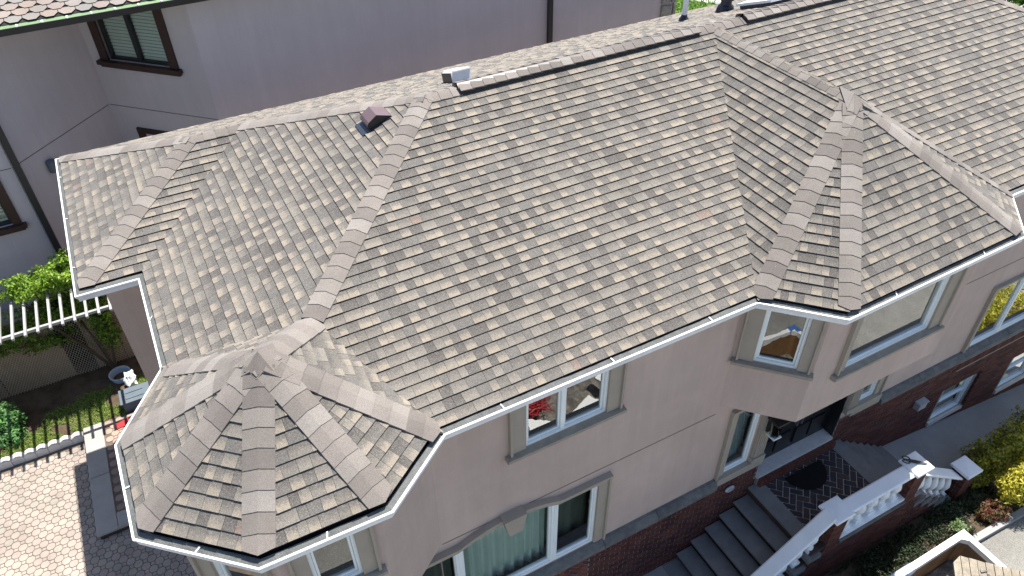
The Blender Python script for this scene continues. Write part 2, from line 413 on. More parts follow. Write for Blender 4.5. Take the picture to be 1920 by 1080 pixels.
# ---- hip and ridge caps
cpal = [(.190, .169, .153), (.212, .191, .174), (.166, .147, .133), (.230, .209, .192), (.147, .130, .119), (.194, .170, .155)]
CAPS = Pieces()
def caps(p0, p1, nA, nB, eid, lift=0, wing=.155, e=.195, s0=0, s1=0, cut=0):
    d = (p1 - p0); L = d.length - s1; d.normalize(); up = (nA + nB); up = (up - d * up.dot(d)).normalized(); sd = d.cross(up)
    wA = nA.cross(d).normalized(); wB = nB.cross(d).normalized()
    if wA.dot(up) > 0: wA = -wA
    if wB.dot(up) > 0: wB = -wB
    if wA.dot(sd) > wB.dot(sd): wA, wB = wB, wA
    loc = lambda w_, r: (w_.dot(sd) * r, w_.dot(up) * r)
    q1, q2 = loc(wA, wing * .42), loc(wB, wing * .42); sec = [loc(wA, wing), q1, (0, (q1[1] + q2[1]) * .16), q2, loc(wB, wing)]
    s = s0; i = 0
    while s < L - .02:
        le = min(e, L - s); pi = rnd.randrange(6)
        CU_ = [.0072 * (2 - abs(j - 2)) + (cut * (1, .42, 0, .42, 1)[j] if i == 0 else 0) for j in range(5)]
        vs = []
        for t, h in ((0, .029), (le + .03, .021)):
            vs += [V((a, t + (CU_[j] if t == 0 else 0), b + h + lift)) for j, (a, b) in enumerate(sec)]
        vs += [V((a, CU_[j], b + .029 + lift - .011)) for j, (a, b) in enumerate(sec)]
        vs += [V((sec[0][0], le + .03, sec[0][1] + lift)), V((sec[4][0], le + .03, sec[4][1] + lift))]
        fs = [(j, j + 1, 5 + j + 1, 5 + j) for j in range(4)] + [(10 + j, 11 + j, j + 1, j) for j in range(4)] + [(10, 0, 5, 15), (4, 14, 16, 9)]
        mi = [0] * 4 + [1] * 4 + [0, 0]
        key = (eid, pi, i == 0 and cut > 0) if le > e - .001 else None
        jit = cpal[pi] if key else tuple(c * .95 for c in cpal[pi])
        CAPS.add(key, frame_mat(p0 + d * s, sd, d, up), vs, fs, jit, None, None, mi, e * wing * 1.8, up)
        s += e; i += 1

N = [fnormal(f) for f in facets]
up8 = lambda p: p3(p, 0)
def lowpt(p, q, d=.12):
    a = p3(p); return a + (q - a).normalized() * d
edges = [(SP, R1, N[0], N[2]), (VT, R1, N[2], N[6]), (lowpt(G1, BP), BP, N[4], N[5]), (lowpt(G2, BP), BP, N[3], N[4]), (BP, VT, N[3], N[5]),
         (lowpt(C1, RE), RE, N[1], N[7]), (lowpt(C2, RE), RE, N[6], N[7]),
         (lowpt(B1, PK, .05), PK, N[8], N[9]), (lowpt(B2, PK), PK, N[9], N[10]), (lowpt(B3, PK), PK, N[10], N[11]), (lowpt(B4, PK, .05), PK, N[11], N[12]), (PK, R2, N[8], N[12]),
         (lowpt(G4, AP, .06), AP, N[13], N[19]), (lowpt(G5, AP), AP, N[13], N[14]), (lowpt(G6, AP), AP, N[14], N[15]), (lowpt(G7, AP), AP, N[15], N[16]), (lowpt(G8, AP), AP, N[16], N[17]), (lowpt(G9, AP, .06), AP, N[17], N[18]), (SP, AP, N[18], N[19])]
for i, (a, b, n1, n2) in enumerate(edges):
    if 12 <= i <= 17: caps(a, b, n1, n2, i, wing=.165, e=.205, lift=.002 * (i - 12), s0=.22 if i == 12 else 0, s1=.14, cut=.075)
    elif i == 18: caps(a, b, n1, n2, i, wing=.22, lift=.012, s1=.17)
    elif 7 <= i <= 10: caps(a, b, n1, n2, i, s1=.16, cut=.07)
    else: caps(a, b, n1, n2, i, cut=.14 if i in (2, 3, 5, 6) else 0)
VENTS = [(5.02, 9.45), (10.5, 15.0)]
rx = lambda x: V((x, 4.5, 1.747))
for i, (a, b, lf) in enumerate([(4.5, 5.02, 0), (5.02, 9.45, .06), (9.45, 10.5, 0), (10.5, 15.0, .06), (15.0, 15.25, 0)]):
    caps(rx(a), rx(b), N[6], N[0], 30 + i, lift=lf, wing=.175)
CAPS.emit('cap_shingle', 'cap_shingle_field', roof, [M['cap'], M['edge']])
# crown pieces folded over the turret apex
dirs = [(p3(g) - AP).normalized() for g in (G4, G5, G6, G7, G8, G9)] + [(SP - AP).normalized()]
top_ = AP + V((0, 0, .040))
for k, (i0, i1, ln) in enumerate(((6, 0, .29), (0, 2, .26), (5, 6, .29), (4, 5, .26), (2, 4, .24))):
    ids = list(range(i0, i1 + 1)) if i1 > i0 else [i0, i1]
    pts = [top_ + dirs[q] * ln + V((0, 0, -.006 + .003 * k)) for q in ids]; m = len(pts); tp = top_ + V((0, 0, .004 * k))
    b = MB(); b.add([tp] + pts + [p - V((0, 0, .016)) for p in pts], [(0, q + 2, q + 1) for q in range(m - 1)] + [(q + 1, q + 2, m + q + 2, m + q + 1) for q in range(m - 1)], cpal[(4, 0, 2, 5, 4)[k]], mi=[0] * (m - 1) + [1] * (m - 1))
    b.build('cap_shingle', [M['cap'], M['edge']], roof)

dirs = [(p3(g) - PK).normalized() for g in (B1, B2, B3, B4)] + [(R2 - PK).normalized()]
for k, (i0, i1, ln) in enumerate(((2, 3, .30), (0, 1, .30), (1, 2, .32), (3, 4, .28), (4, 0, .28))):
    pts = [PK + V((0, 0, .034 + .003 * k)) + dirs[q] * ln for q in (i0, i1)]; tp = PK + V((0, 0, .040 + .003 * k))
    b = MB(); b.add([tp] + pts + [p - V((0, 0, .016)) for p in pts], [(0, 2, 1), (1, 2, 4, 3)], cpal[(k * 2 + 1) % 6], mi=[0, 1]); b.build('cap_shingle', [M['cap'], M['edge']], roof)
for a, b_ in VENTS:
    b = MB()
    for k in range(3):
        for s_ in (-1, 1):
            y0, y1 = 4.5 + s_ * .02, 4.5 + s_ * (.165 - .006 * k); h = .028 + .018 * k
            zr, ze = 1.747, 1.747 - T * (.165)
            vs = [V((x, y, z + dz)) for x in (a, b_) for (y, z) in ((y0, zr), (y1, ze)) for dz in (h, h + .013)]
            b.add(vs, [(0, 1, 3, 2), (4, 6, 7, 5), (2, 3, 7, 6), (1, 5, 7, 3), (0, 2, 6, 4)])
    b.build('ridge_vent', M['black'], roof)

# ---- gutters with mesh guards, seams
def ring(d): return offset(EAVE, d)
rings = {d: ring(d) for d in (0, .004, .006, .026, .028, .032, .03, .09, .16)}
prof = [(.03, -.115), (.028, -.07), (.006, -.03), (.0, -.012), (.004, .0), (.026, .002), (.028, -.012), (.03, -.1), (.16, -.1), (.16, -.125), (.03, -.115)]
for i in range(len(EAVE)):
    j = (i + 1) % len(EAVE)
    if i in (14,): pass
    b = MB(); vs = []
    for k in (i, j): vs += [p3(rings[d][k], z) for d, z in prof]
    m = len(prof); b.add(vs, [(q, q + 1, m + q + 1, m + q) for q in range(m - 1)])
    g = b.build('gutter', M['gutter'], house)
    b = MB(); a0, a1, b0, b1 = p3(rings[.026][i], -.003), p3(rings[.026][j], -.003), p3(rings[.09][i], .024), p3(rings[.09][j], .024)
    L = (a1 - a0).length; ns = max(1, int(L / .25)); wob = [rnd.uniform(-.006, .006) for _ in range(ns + 1)]
    for q in range(ns):
        t0, t1 = q / ns, (q + 1) / ns; w0, w1 = V((0, 0, wob[q])), V((0, 0, wob[q + 1]))
        b.quad(a0.lerp(a1, t0), a0.lerp(a1, t1), b0.lerp(b1, t1) + w1, b0.lerp(b1, t0) + w0)
    b.build('gutter_guard', M['guard'], g)
    if L > .8:
        for t in [(.5 + q) / max(1, int(L / 1.25)) for q in range(int(L / 1.25))]:
            b = MB(); c = a0.lerp(a1, t); u = (a1 - a0).normalized(); e_ = (b0 - a0).normalized()
            T_ = lambda p, c=c, u=u, e_=e_: c + u * p.x + e_ * p.y + V((0, 0, p.z))
            b.box(-.008, .008, -.005, .062, .004, .014, T=T_); b.build('gutter_seam', M['wpaint'], g)
# fascia + soffit
b = MB(); e1, e2 = offset(EAVE, .16), WALL
for i in range(len(EAVE)):
    j = (i + 1) % len(EAVE)
    b.quad(p3(e1[i], -.127), p3(e1[j], -.127), p3(e2[j], -.127), p3(e2[i], -.127))
    b.quad(p3(e1[i], -.127), p3(e1[j], -.127), p3(e1[j], .03), p3(e1[i], .03), mi=1)
b.build('soffit', [M['gutter'], M['felt']], house)

# ---- wall frames
class Fr:
    def __init__(s, a, b): s.o = p3(a); s.u = (p3(b) - p3(a)); s.L = s.u.length; s.u.normalize(); s.n = V((s.u.y, -s.u.x, 0))
    def __call__(s, p): return s.o + s.u * p.x + s.n * p.y + V((0, 0, p.z))
F1 = Fr((0, .33), (1, .33))

def wall(fr, u0, u1, z0, z1, holes=(), mat='stucco', parent=house, name='wall', depth=.13, d=0):
    b = MB()
    us = sorted({u0, u1, *[x for h in holes for x in h[:2] if u0 < x < u1]}); zs = sorted({z0, z1, *[x for h in holes for x in h[2:] if z0 < x < z1]})
    for i in range(len(us) - 1):
        for j in range(len(zs) - 1):
            cu, cz = (us[i] + us[i + 1]) / 2, (zs[j] + zs[j + 1]) / 2
            if any(h[0] < cu < h[1] and h[2] < cz < h[3] for h in holes): continue
            b.quad(*[fr(V((x, d, z))) for x, z in ((us[i], zs[j]), (us[i + 1], zs[j]), (us[i + 1], zs[j + 1]), (us[i], zs[j + 1]))])
    for h in holes:
        q = [(h[0], h[2]), (h[1], h[2]), (h[1], h[3]), (h[0], h[3])]
        for k in range(4):
            a, c = q[k], q[(k + 1) % 4]
            b.quad(fr(V((a[0], d, a[1]))), fr(V((c[0], d, c[1]))), fr(V((c[0], d - depth, c[1]))), fr(V((a[0], d - depth, a[1]))))
    return b.build(name, M[mat], parent)

def bx(name, mat, parent, fr, *boxes, **kw):
    b = MB()
    for q in boxes: b.box(*q, T=fr)
    return b.build(name, M[mat] if isinstance(mat, str) else mat, parent, **kw)

def window(fr, u0, u1, z0, z1, cuts=(), parent=house, glass='glass', frame='vinyl', fw=.04, d0=-.09, blind=None, label=None, hung=False):
    """vinyl outer frame, one sash and pane per light"""
    f = bx('window', frame, parent, fr, (u0, u1, d0, d0 + .085, z0, z0 + fw), (u0, u1, d0, d0 + .085, z1 - fw, z1),
           (u0, u0 + fw, d0, d0 + .085, z0 + fw, z1 - fw), (u1 - fw, u1, d0, d0 + .085, z0 + fw, z1 - fw))
    if label: f['label'] = label
    xs = [u0 + fw] + [c for c in cuts] + [u1 - fw]
    for c in cuts: bx('mullion', frame, f, fr, (c - .03, c + .03, d0, d0 + .08, z0 + fw, z1 - fw))
    for k in range(len(xs) - 1):
        a = xs[k] + (.032 if k else .004); b_ = xs[k + 1] - (.032 if k < len(xs) - 2 else .004); s_ = .028; e0, e1 = z0 + fw + .004, z1 - fw - .004
        zs = [(e0, e1)] if not hung else [(e0, (e0 + e1) / 2 + .01), ((e0 + e1) / 2 - .01, e1)]
        for q, (y0, y1) in enumerate(zs):
            dd = d0 + .012 - .0 + (-.025 * q)
            bx('sash', frame, f, fr, (a, b_, dd, dd + .04, y0, y0 + s_), (a, b_, dd, dd + .04, y1 - s_, y1), (a, a + s_, dd, dd + .04, y0 + s_, y1 - s_), (b_ - s_, b_, dd, dd + .04, y0 + s_, y1 - s_))
            g = MB(); g.quad(*[fr(V((x, dd + .018, z))) for x, z in ((a + s_, y0 + s_), (b_ - s_, y0 + s_), (b_ - s_, y1 - s_), (a + s_, y1 - s_))]); g.build('pane', M[glass], f)
    if blind:
        g = MB(); n = int((u1 - u0) / .03)
        for k in range(n):
            x0, x1 = u0 + (u1 - u0) * k / n, u0 + (u1 - u0) * (k + 1) / n
            g.quad(*[fr(V((x, d0 - .12 + .0 * x, z))) for x, z in ((x0, z0), (x1, z0), (x1, z1), (x0, z1))])
        g.build('blind', M[blind], f)
    return f

def surround(fr, w_, u0, u1, z0, z1, left=.2, right=.2, sill=True, top=0):
    zt = z1 + (top if top else 0)
    if left: bx('window_surround', 'taupe', w_, fr, (u0 - left, u0, -.001, .035, z0, z1), (u0 - left - .035, u0 - left, -.001, .07, z0, zt))
    if right: bx('window_surround', 'taupe', w_, fr, (u1, u1 + right, -.001, .035, z0, z1), (u1 + right, u1 + right + .035, -.001, .07, z0, zt))
    if top: bx('window_surround', 'taupe', w_, fr, (u0 - left, u1 + right, -.001, .035, z1 + .001, zt), (u0 - left - .035, u1 + right + .035, -.001, .08, zt, zt + .04))
    if sill:
        b = MB(); a, c = u0 - left - .09, u1 + right + .09
        b.add([fr(V((x, d, z))) for x in (a, c) for d, z in ((-.002, z0 - .008), (.105, z0 - .022), (.105, z0 - .075), (.07, z0 - .095), (-.002, z0 - .095))],
              [(k, (k + 1) % 5, 5 + (k + 1) % 5, 5 + k) for k in range(5)] + [(4, 3, 2, 1, 0), (5, 6, 7, 8, 9)])
        b.build('sill', M['sill'], w_)

# upper walls round the perimeter; the front long stretches are F1 pieces
H2F = (3.86, 5.13, -1.33, -.30); HAR = [(2.1, 2.83, -4.6, -2.9), (2.83, 4.37, -4.6, -2.80), (4.37, 5.15, -4.6, -2.9)]; HWL = (7.86, 8.44, -4.58, -2.92); HDR = (8.82, 10.8, -5.3, -2.62)
HWS = (11.1, 11.62, -4.5, -2.95); HWR = (14.42, 16.75, -4.6, -2.98); HB1 = (14.42, 15.45, -6.95, -5.88); HB2 = (16.95, 18.0, -7.2, -6.1)
wall(F1, 2.52, WALL[9][0], -8.6, -.1, [H2F, (2.5201, 2.83, -4.6, -2.9), *HAR[1:]]); wall(F1, .33, 2.52, -8.6, -2.6, [(2.1, 2.5199, -4.6, -2.9)])
wall(F1, WALL[9][0], 12.13, -8.6, -2.44, [HWL, HDR, HWS]); wall(F1, 12.13, 19.32, -8.6, -.1, [HWR, HB1, HB2])
FB = {}
for i, (z0, hs) in {0: (-8.6, []), 1: (-8.6, []), 2: (-8.6, []), 3: (-2.62, []), 4: (-2.62, []), 5: (-2.62, 'dl'), 6: (-2.62, 'tf'), 7: (-2.62, []), 9: (-2.47, 'bd'), 10: (-2.47, 'bf'), 11: (-2.47, []), 13: (-8.6, []), 14: (-8.6, [])}.items():
    fr = Fr(WALL[i], WALL[(i + 1) % len(WALL)]); FB[i] = fr
    if hs == 'tf': x0 = fr.o.x; h = [(.86 - x0, 1.38 - x0, -1.36, -.30)]
    elif hs == 'dl': h = [(fr.L * .28, fr.L * .75, -1.36, -.30)]
    elif hs == 'bd': h = [(.30, .30 + .62, -1.36, -.30)]
    elif hs == 'bf': x0 = fr.o.x; h = [(8.86 - x0, 10.72 - x0, -1.64, -.30)]
    else: h = []
    wall(fr, 0, fr.L, z0, -.1, h); fr.h = h[0] if h else None
wall(Fr((.33, 2.5), (.33, .33)), 0, 2.17, -8.6, -2.6)
for pts, z in (([WALL[9], WALL[10], WALL[11], WALL[12]], -2.468), ([WALL[3], WALL[4], WALL[5], WALL[6], WALL[7], WALL[8], (.33, .33)], -2.618)):
    b = MB(); b.add([p3(p, z) for p in pts][::-1], [tuple(range(len(pts)))]); b.build('bay_soffit', M['stucco'], house)
# room shells behind the windows
b = MB()
for z in (-2.72, -5.2): b.add([p3(p, z) for p in ((.4, .9), (19.2, .9), (19.2, 8.4), (.4, 8.4))], [(0, 1, 2, 3)], mi=1)
for x in (6.2, 12.9): b.quad(V((x, .4, -8)), V((x, 8.4, -8)), V((x, 8.4, -.2)), V((x, .4, -.2)))
b.quad(V((.4, 3.6, -8)), V((19.2, 3.6, -8)), V((19.2, 3.6, -.2)), V((.4, 3.6, -.2)))
b.quad(V((.4, .4, -.2)), V((19.2, .4, -.2)), V((19.2, 8.4, -.2)), V((.4, 8.4, -.2)))
b.build('room', [M['inside'], M['floorw']], house)

# stucco score lines
bx('groove', 'darkbrown', house, F1, (2.56, 7.33, -.001, .0025, -2.665, -2.645)); bx('groove', 'darkbrown', house, F1, (13.05, 19.2, -.001, .0025, -2.345, -2.325))
M['groove'] = plain('stucco score', (.20, .15, .13), .9)
for o in house.children:
    if o.name.startswith('groove'): o.data.materials[0] = M['groove']

w_ = window(F1, *H2F, cuts=(4.44,)); surround(F1, w_, *H2F, left=.21, right=.2)
fr = FB[6]; w_ = window(fr, *fr.h); surround(fr, w_, *fr.h, left=.17, right=.17)
fr = FB[5]; w_ = window(fr, *fr.h); surround(fr, w_, *fr.h, left=.17, right=.17)
fr = FB[9]; w_ = window(fr, *fr.h); surround(fr, w_, *fr.h, left=.21, right=.15)
fr = FB[10]; w_ = window(fr, *fr.h); surround(fr, w_, *fr.h, left=.13, right=.22)
w_ = window(F1, *HWL, glass='glass2', blind='shade'); surround(F1, w_, *HWL, left=.13, right=0, sill=False, top=.1)
w_ = window(F1, *HWS); surround(F1, w_, *HWS, left=0, right=.14, sill=False)
w_ = window(F1, *HWR, cuts=(15.42,)); surround(F1, w_, *HWR, left=.14, right=.14, sill=False, top=.09)
w_ = window(F1, *HB1, hung=True, blind='blind'); bx('sill', 'pale', w_, F1, (14.37, 15.55, -.1, .06, -7.08, -6.955))
w_ = window(F1, *HB2, hung=True, blind='blind'); bx('sill', 'pale', w_, F1, (16.9, 18.1, -.1, .06, -7.33, -7.205))
for (a, c, z0, z1) in ((7.70, 8.80, -4.78, -4.585), (11.0, 11.8, -4.74, -4.505)):
    bx('sill', 'taupe', house, F1, (a, c, 0, .09, z0, z1))
for a in (8.48, 10.84):   # fluted pilasters beside the door
    b = MB(); b.box(a, a + .27, 0, .06, -4.58, -2.6, T=F1)
    for k in range(5): b.box(a + .02 + k * .05, a + .05 + k * .05, .058, .085, -4.45, -2.65, T=F1)
    b.box(a - .02, a + .29, 0, .11, -4.585, -4.46, T=F1); b.build('pilaster', M['taupe'], house)

# arched window
f = bx('window', 'vinyl', house, F1, (2.12, 5.13, -.09, -.005, -4.6, -4.55), (5.08, 5.13, -.09, -.005, -4.55, -2.99), (2.12, 2.17, -.09, -.005, -4.55, -2.99), (4.40, 5.08, -.09, -.005, -3.03, -2.98), (2.17, 2.78, -.09, -.005, -3.03, -2.98), label='wide arched three-light window over the herringbone brick')
arch = lambda x: -2.985 + .20 * max(0, 1 - ((x - 3.6) / .82) ** 2)
for c in (2.78, 4.37): bx('mullion', 'vinyl', f, F1, (c - .055, c + .055, -.09, .0, -4.55, arch(c) - .03), (c - .012, c + .012, .0, .012, -4.55, arch(c) - .04))
for (a, c) in ((2.19, 2.72), (2.85, 4.30), (4.44, 5.07)):
    n = 10; g = MB()
    for k in range(n):
        x0, x1 = a + (c - a) * k / n, a + (c - a) * (k + 1) / n
        g.quad(*[F1(V((x, -.06, z))) for x, z in ((x0, -4.52), (x1, -4.52), (x1, arch(x1) - .03), (x0, arch(x0) - .03))])
    g.build('pane', M['glass2'], f)
    bx('sash', 'vinyl', f, F1, (a - .02, c + .02, -.085, -.035, -4.55, -4.515), (a - .02, a + .012, -.085, -.035, -4.515, -3.03), (c - .012, c + .02, -.085, -.035, -4.515, -3.03))
def curtain(name, mat, u0, u1, z0, z1, d, amp, per):
    g = MB(); n = int((u1 - u0) / .012); ph = rnd.random() * 6
    dd = [d + amp * math.sin(6.283 * (i * .012) / per + ph + 1.3 * math.sin(i * .06)) + rnd.uniform(-.003, .003) for i in range(n + 1)]
    for i in range(n):
        x0, x1 = u0 + (u1 - u0) * i / n, u0 + (u1 - u0) * (i + 1) / n
        g.quad(*[F1(V(q)) for q in ((x0, dd[i] * 1.02, z0), (x1, dd[i + 1] * 1.02, z0), (x1, dd[i + 1], z1), (x0, dd[i], z1))])
    return g.build(name, M[mat], f, smooth=True)
curtain('curtain', 'curtain', 2.9, 4.33, -4.7, -2.75, -.24, .035, .17)
curtain('curtain', 'curtain2', 2.1, 2.75, -4.7, -2.9, -.36, .03, .2); curtain('curtain', 'curtain2', 4.4, 5.2, -4.7, -2.9, -.36, .03, .22)
b = MB()   # moulded head and side casing following the arch
xs = [1.92 + i * (5.33 - 1.92) / 60 for i in range(61)]
for i in range(60):
    x0, x1 = xs[i], xs[i + 1]
    def Aq(x, d, dz): return F1(V((x, d, arch(x) + dz)))
    for (d0, d1, a, c) in ((0, .04, -.012, .12), (0, .10, .12, .165)):
        b.add([Aq(x0, d1, a), Aq(x1, d1, a), Aq(x1, d1, c), Aq(x0, d1, c), Aq(x0, d0, c), Aq(x1, d0, c), Aq(x0, d0, a), Aq(x1, d0, a)], [(0, 1, 2, 3), (3, 2, 5, 4), (0, 6, 7, 1)])
b.box(5.13, 5.30, -.001, .035, -4.62, -2.99, T=F1); b.box(5.30, 5.335, -.001, .07, -4.62, -2.86, T=F1)
b.build('window_surround', M['taupe'], f)
b = MB(); b.prism([(3.51, -2.97), (3.73, -2.97), (3.80, -2.60), (3.44, -2.60)], 0, .17, T=lambda p: F1(V((p.x, p.z, p.y)))); b.build('keystone', M['taupe'], f)

# front door in its dark recess
b = MB(); b.box(8.83, 10.79, -.28, -.2, -5.28, -2.62, T=F1); d_ = b.build('front_door', M['door'], house, label='black double front door with raised panels and scrolls')
bx('door_recess', 'door', d_, F1, (8.80, 8.83, -.3, .0, -5.3, -2.6), (10.79, 10.82, -.3, 0, -5.3, -2.6), (8.8, 10.8, -.3, 0, -2.62, -2.6))
for k in range(2):
    for q in range(4):
        u = 8.98 + k * .88; z = -5.12 + q * .6
        bx('door_panel', 'door', d_, F1, (u, u + .34, -.2, -.165, z, z + .46), (u + .40, u + .74, -.2, -.165, z, z + .46))
b = MB()
for q in range(9):
    a = q * .7; cx_, cz_ = 9.72 + .12 * math.sin(a * 2.1), -3.9 + q * .12
    b.tube([F1(V((cx_ + .07 * math.cos(t * .8), -.15, cz_ + .07 * math.sin(t * .8)))) for t in range(7)], .008, 4)
b.build('door_scroll', M['iron'], d_)
bx('door_handle', 'iron', d_, F1, (9.86, 9.89, -.16, -.11, -4.5, -4.1), (9.74, 9.77, -.16, -.11, -4.5, -4.1))
bx('threshold', 'pale', house, F1, (8.84, 10.78, -.2, .06, -5.335, -5.27))
b = MB()  # wall lantern beside the door: bracket, roof, base joined by a spine
b.prism([(-.13, -.13), (.13, -.13), (.13, .13), (-.13, .13)], -.02, .03, T=lambda p: F1(V((8.62 + p.x, .25 + p.y, -3.28 + p.z)))); lan = b.build('lantern', M['black'], house)
b = MB(); b.box(8.58, 8.66, .08, .13, -3.72, -3.2, T=F1); b.build('lantern_bracket', M['black'], lan)
b = MB(); b.lathe([(.085, -.40), (.10, -.1), (.115, -.021)], F1(V((8.62, .25, -3.28))), 6); b.build('lantern_glass', M['glass'], lan)
b = MB(); b.prism([(-.09, -.09), (.09, -.09), (.09, .09), (-.09, .09)], -.02, .0, T=lambda p: F1(V((8.62 + p.x, .25 + p.y, -3.685 + p.z)))); b.build('lantern_base', M['wpaint'], lan)
b = MB(); b.box(13.36, 13.6, .03, .16, -5.86, -5.66, T=F1); b.box(13.34, 13.62, .03, .18, -5.66, -5.645, T=F1); b.build('floodlight', M['galv'], house)
b = MB(); b.lathe([(.001, 0), (.075, 0), (.085, .02), (.07, .05), (.001, .05)], (0, 0, 0), 14, T=lambda p: F1(V((8.14 + p.x * 1.3, .03 + p.z, -5.17 + p.y * .8)))); b.build('wall_vent', M['galv'], house)

# bluestone ledge strips on top of the brick
for (a, c) in ((.32, 1.9), (1.91, 3.5), (3.51, 5.3), (5.31, 6.4), (6.41, 7.69), (11.82, 12.95), (12.96, 14.3), (14.31, 15.7), (15.71, 17.2), (17.21, 19.3)):
    b = MB(); z = -4.62; pr = [(-.0, z), (.05, z - .012), (.135, z - .075), (.135, z - .185), (0, z - .2)]
    vs = [F1(V((x, d, zz))) for x in (a, c) for d, zz in pr]
    b.add(vs, [(k, (k + 1) % 5, 5 + (k + 1) % 5, 5 + k) for k in range(5)] + [(4, 3, 2, 1, 0), (5, 6, 7, 8, 9)]); b.build('stone_ledge', M['ledge'], house)

# ---- brickwork
bpal = [(.112, .040, .032), (.130, .047, .036), (.092, .036, .031), (.070, .029, .027), (.122, .053, .042), (.100, .034, .028)]
BL, BH, BJ = .205, .066, .0115
def brick_piece(P, fr, x0, x1, z0, z1, d, dep=.005, key=True, pi=None):
    pi = rnd.randrange(6) if pi is None else pi
    wv, hv = x1 - x0, z1 - z0
    vs = [V((x, y, z)) for y in (-.012, dep) for z in (0, hv) for x in (0, wv)]
    fs = [(4, 5, 7, 6), (0, 1, 5, 4), (2, 6, 7, 3), (0, 4, 6, 2), (1, 3, 7, 5)]
    full = key and abs(wv - BL) < .002
    o = fr(V((x0, d + rnd.uniform(-.0015, .0015), z0)))
    P.add(('b', pi) if full else None, frame_mat(o, fr.u, fr.n, V((0, 0, 1))), vs, fs, bpal[pi], None, None, 0, wv * hv, fr.n)

def brickwork(P, fr, u0, u1, z0, z1, holes=(), d=.012, phase=0):
    r = 0; z = z1 - BH
    while z > z0 - .03:
        x = u0 - (BL + BJ) * (.5 if (r + phase) % 2 else 0)
        while x < u1:
            a, c = max(x, u0), min(x + BL, u1); x += BL + BJ
            if c - a < .02: continue
            segs = [(a, c)]
            for h in holes:
                if h[2] < z + BH * .5 < h[3]:
                    ns = []
                    for s_ in segs:
                        if h[0] > s_[0] + .02: ns.append((s_[0], min(s_[1], h[0] - .006)))
                        if h[1] < s_[1] - .02: ns.append((max(s_[0], h[1] + .006), s_[1]))
                    segs = [q for q in ns if q[1] - q[0] > .02]
            for q in segs: brick_piece(P, fr, q[0], q[1], z, z + BH, d)
        z -= BH + BJ; r += 1

def herring(w_, rect, ang, joint):
    """herringbone bricks (2D polygons) clipped to rect"""
    u0, u1, v0, v1 = rect; out = []; ca_, sa_ = math.cos(ang), math.sin(ang); cx_, cy_ = (u0 + u1) / 2, (v0 + v1) / 2
    n = int(max(u1 - u0, v1 - v0) / w_) + 3; rc = [(u0, v0), (u1, v0), (u1, v1), (u0, v1)]
    for x in range(-n, n):
        for y in range(-n, n):
            k = (x - y) % 4
            if k == 0: q = (x, y, 2, 1)
            elif k == 3: q = (x, y, 1, 2)
            else: continue
            j = joint / w_ / 2
            pts = [(q[0] + j, q[1] + j), (q[0] + q[2] - j, q[1] + j), (q[0] + q[2] - j, q[1] + q[3] - j), (q[0] + j, q[1] + q[3] - j)]
            pts = [(cx_ + (a * ca_ - b_ * sa_) * w_, cy_ + (a * sa_ + b_ * ca_) * w_) for a, b_ in pts]
            c = clip(pts, rc)
            if len(c) > 2 and area2(c) > 8e-4: out.append((c, k, len(c) == 4 and area2(c) > .98 * area2(pts)))
    return out

bw = MB(); MOR = [(8.80, 10.82, -5.34, 0), HB1, HB2]
wall_ = wall(F1, .335, 19.32, -8.6, -4.80, MOR, 'dmortar', house, 'brick_wall', .14, .012)
P = Pieces()
HERR = (2.2, 5.08, -6.1, -4.84); SOLD = (14.5, 19.2, -5.36, -4.84)
brickwork(P, F1, .34, 19.3, -8.0, -4.815, [(8.80, 10.82, -5.34, 0), (14.36, 15.56, -7.09, -5.87), (16.89, 18.11, -7.34, -6.09), HERR, SOLD])
for c, k, whole in herring(.088, HERR, math.radians(45), .012):
    pi = rnd.randrange(6); o = V((c[0][0], .012, c[0][1]))
    vs = [V((a - c[0][0], y, b_ - c[0][1])) for y in (-.01, .006) for a, b_ in c]; m = len(c)
    fs = [tuple(range(m, 2 * m))] + [(i, (i + 1) % m, m + (i + 1) % m, m + i) for i in range(m)]
    P.add(('h', k, pi) if whole else None, frame_mat(F1(o), F1.u, F1.n, V((0, 0, 1))), vs, fs, tuple(x * 1.5 for x in bpal[pi]), None, None, 0, area2(c), F1.n)
x = SOLD[0]
while x < SOLD[1]:
    for z, h in ((-5.06, .20), (-5.30, .20)): brick_piece(P, F1, x, x + BH, z, z + h, .016, key=False)
    x += BH + BJ
x = 15.57   # quoined jamb beside the basement window
for k in range(14): brick_piece(P, F1, 15.5 + (.0 if k % 2 else .03), 15.62, -6.95 + k * .078, -6.95 + k * .078 + BH, .05, .035, key=False)
x = 8.86
while x < 10.76: brick_piece(P, Fr((0, .25), (1, .25)), x, x + BH, -5.52, -5.325, -.0, .075, key=False, pi=rnd.choice((0, 1, 4))); x += BH + BJ
P.emit('brick', 'brick_field', wall_, M['brick'])
bx('door_step_backing', 'mortar', house, F1, (8.83, 10.79, 0, .075, -5.6, -5.337))

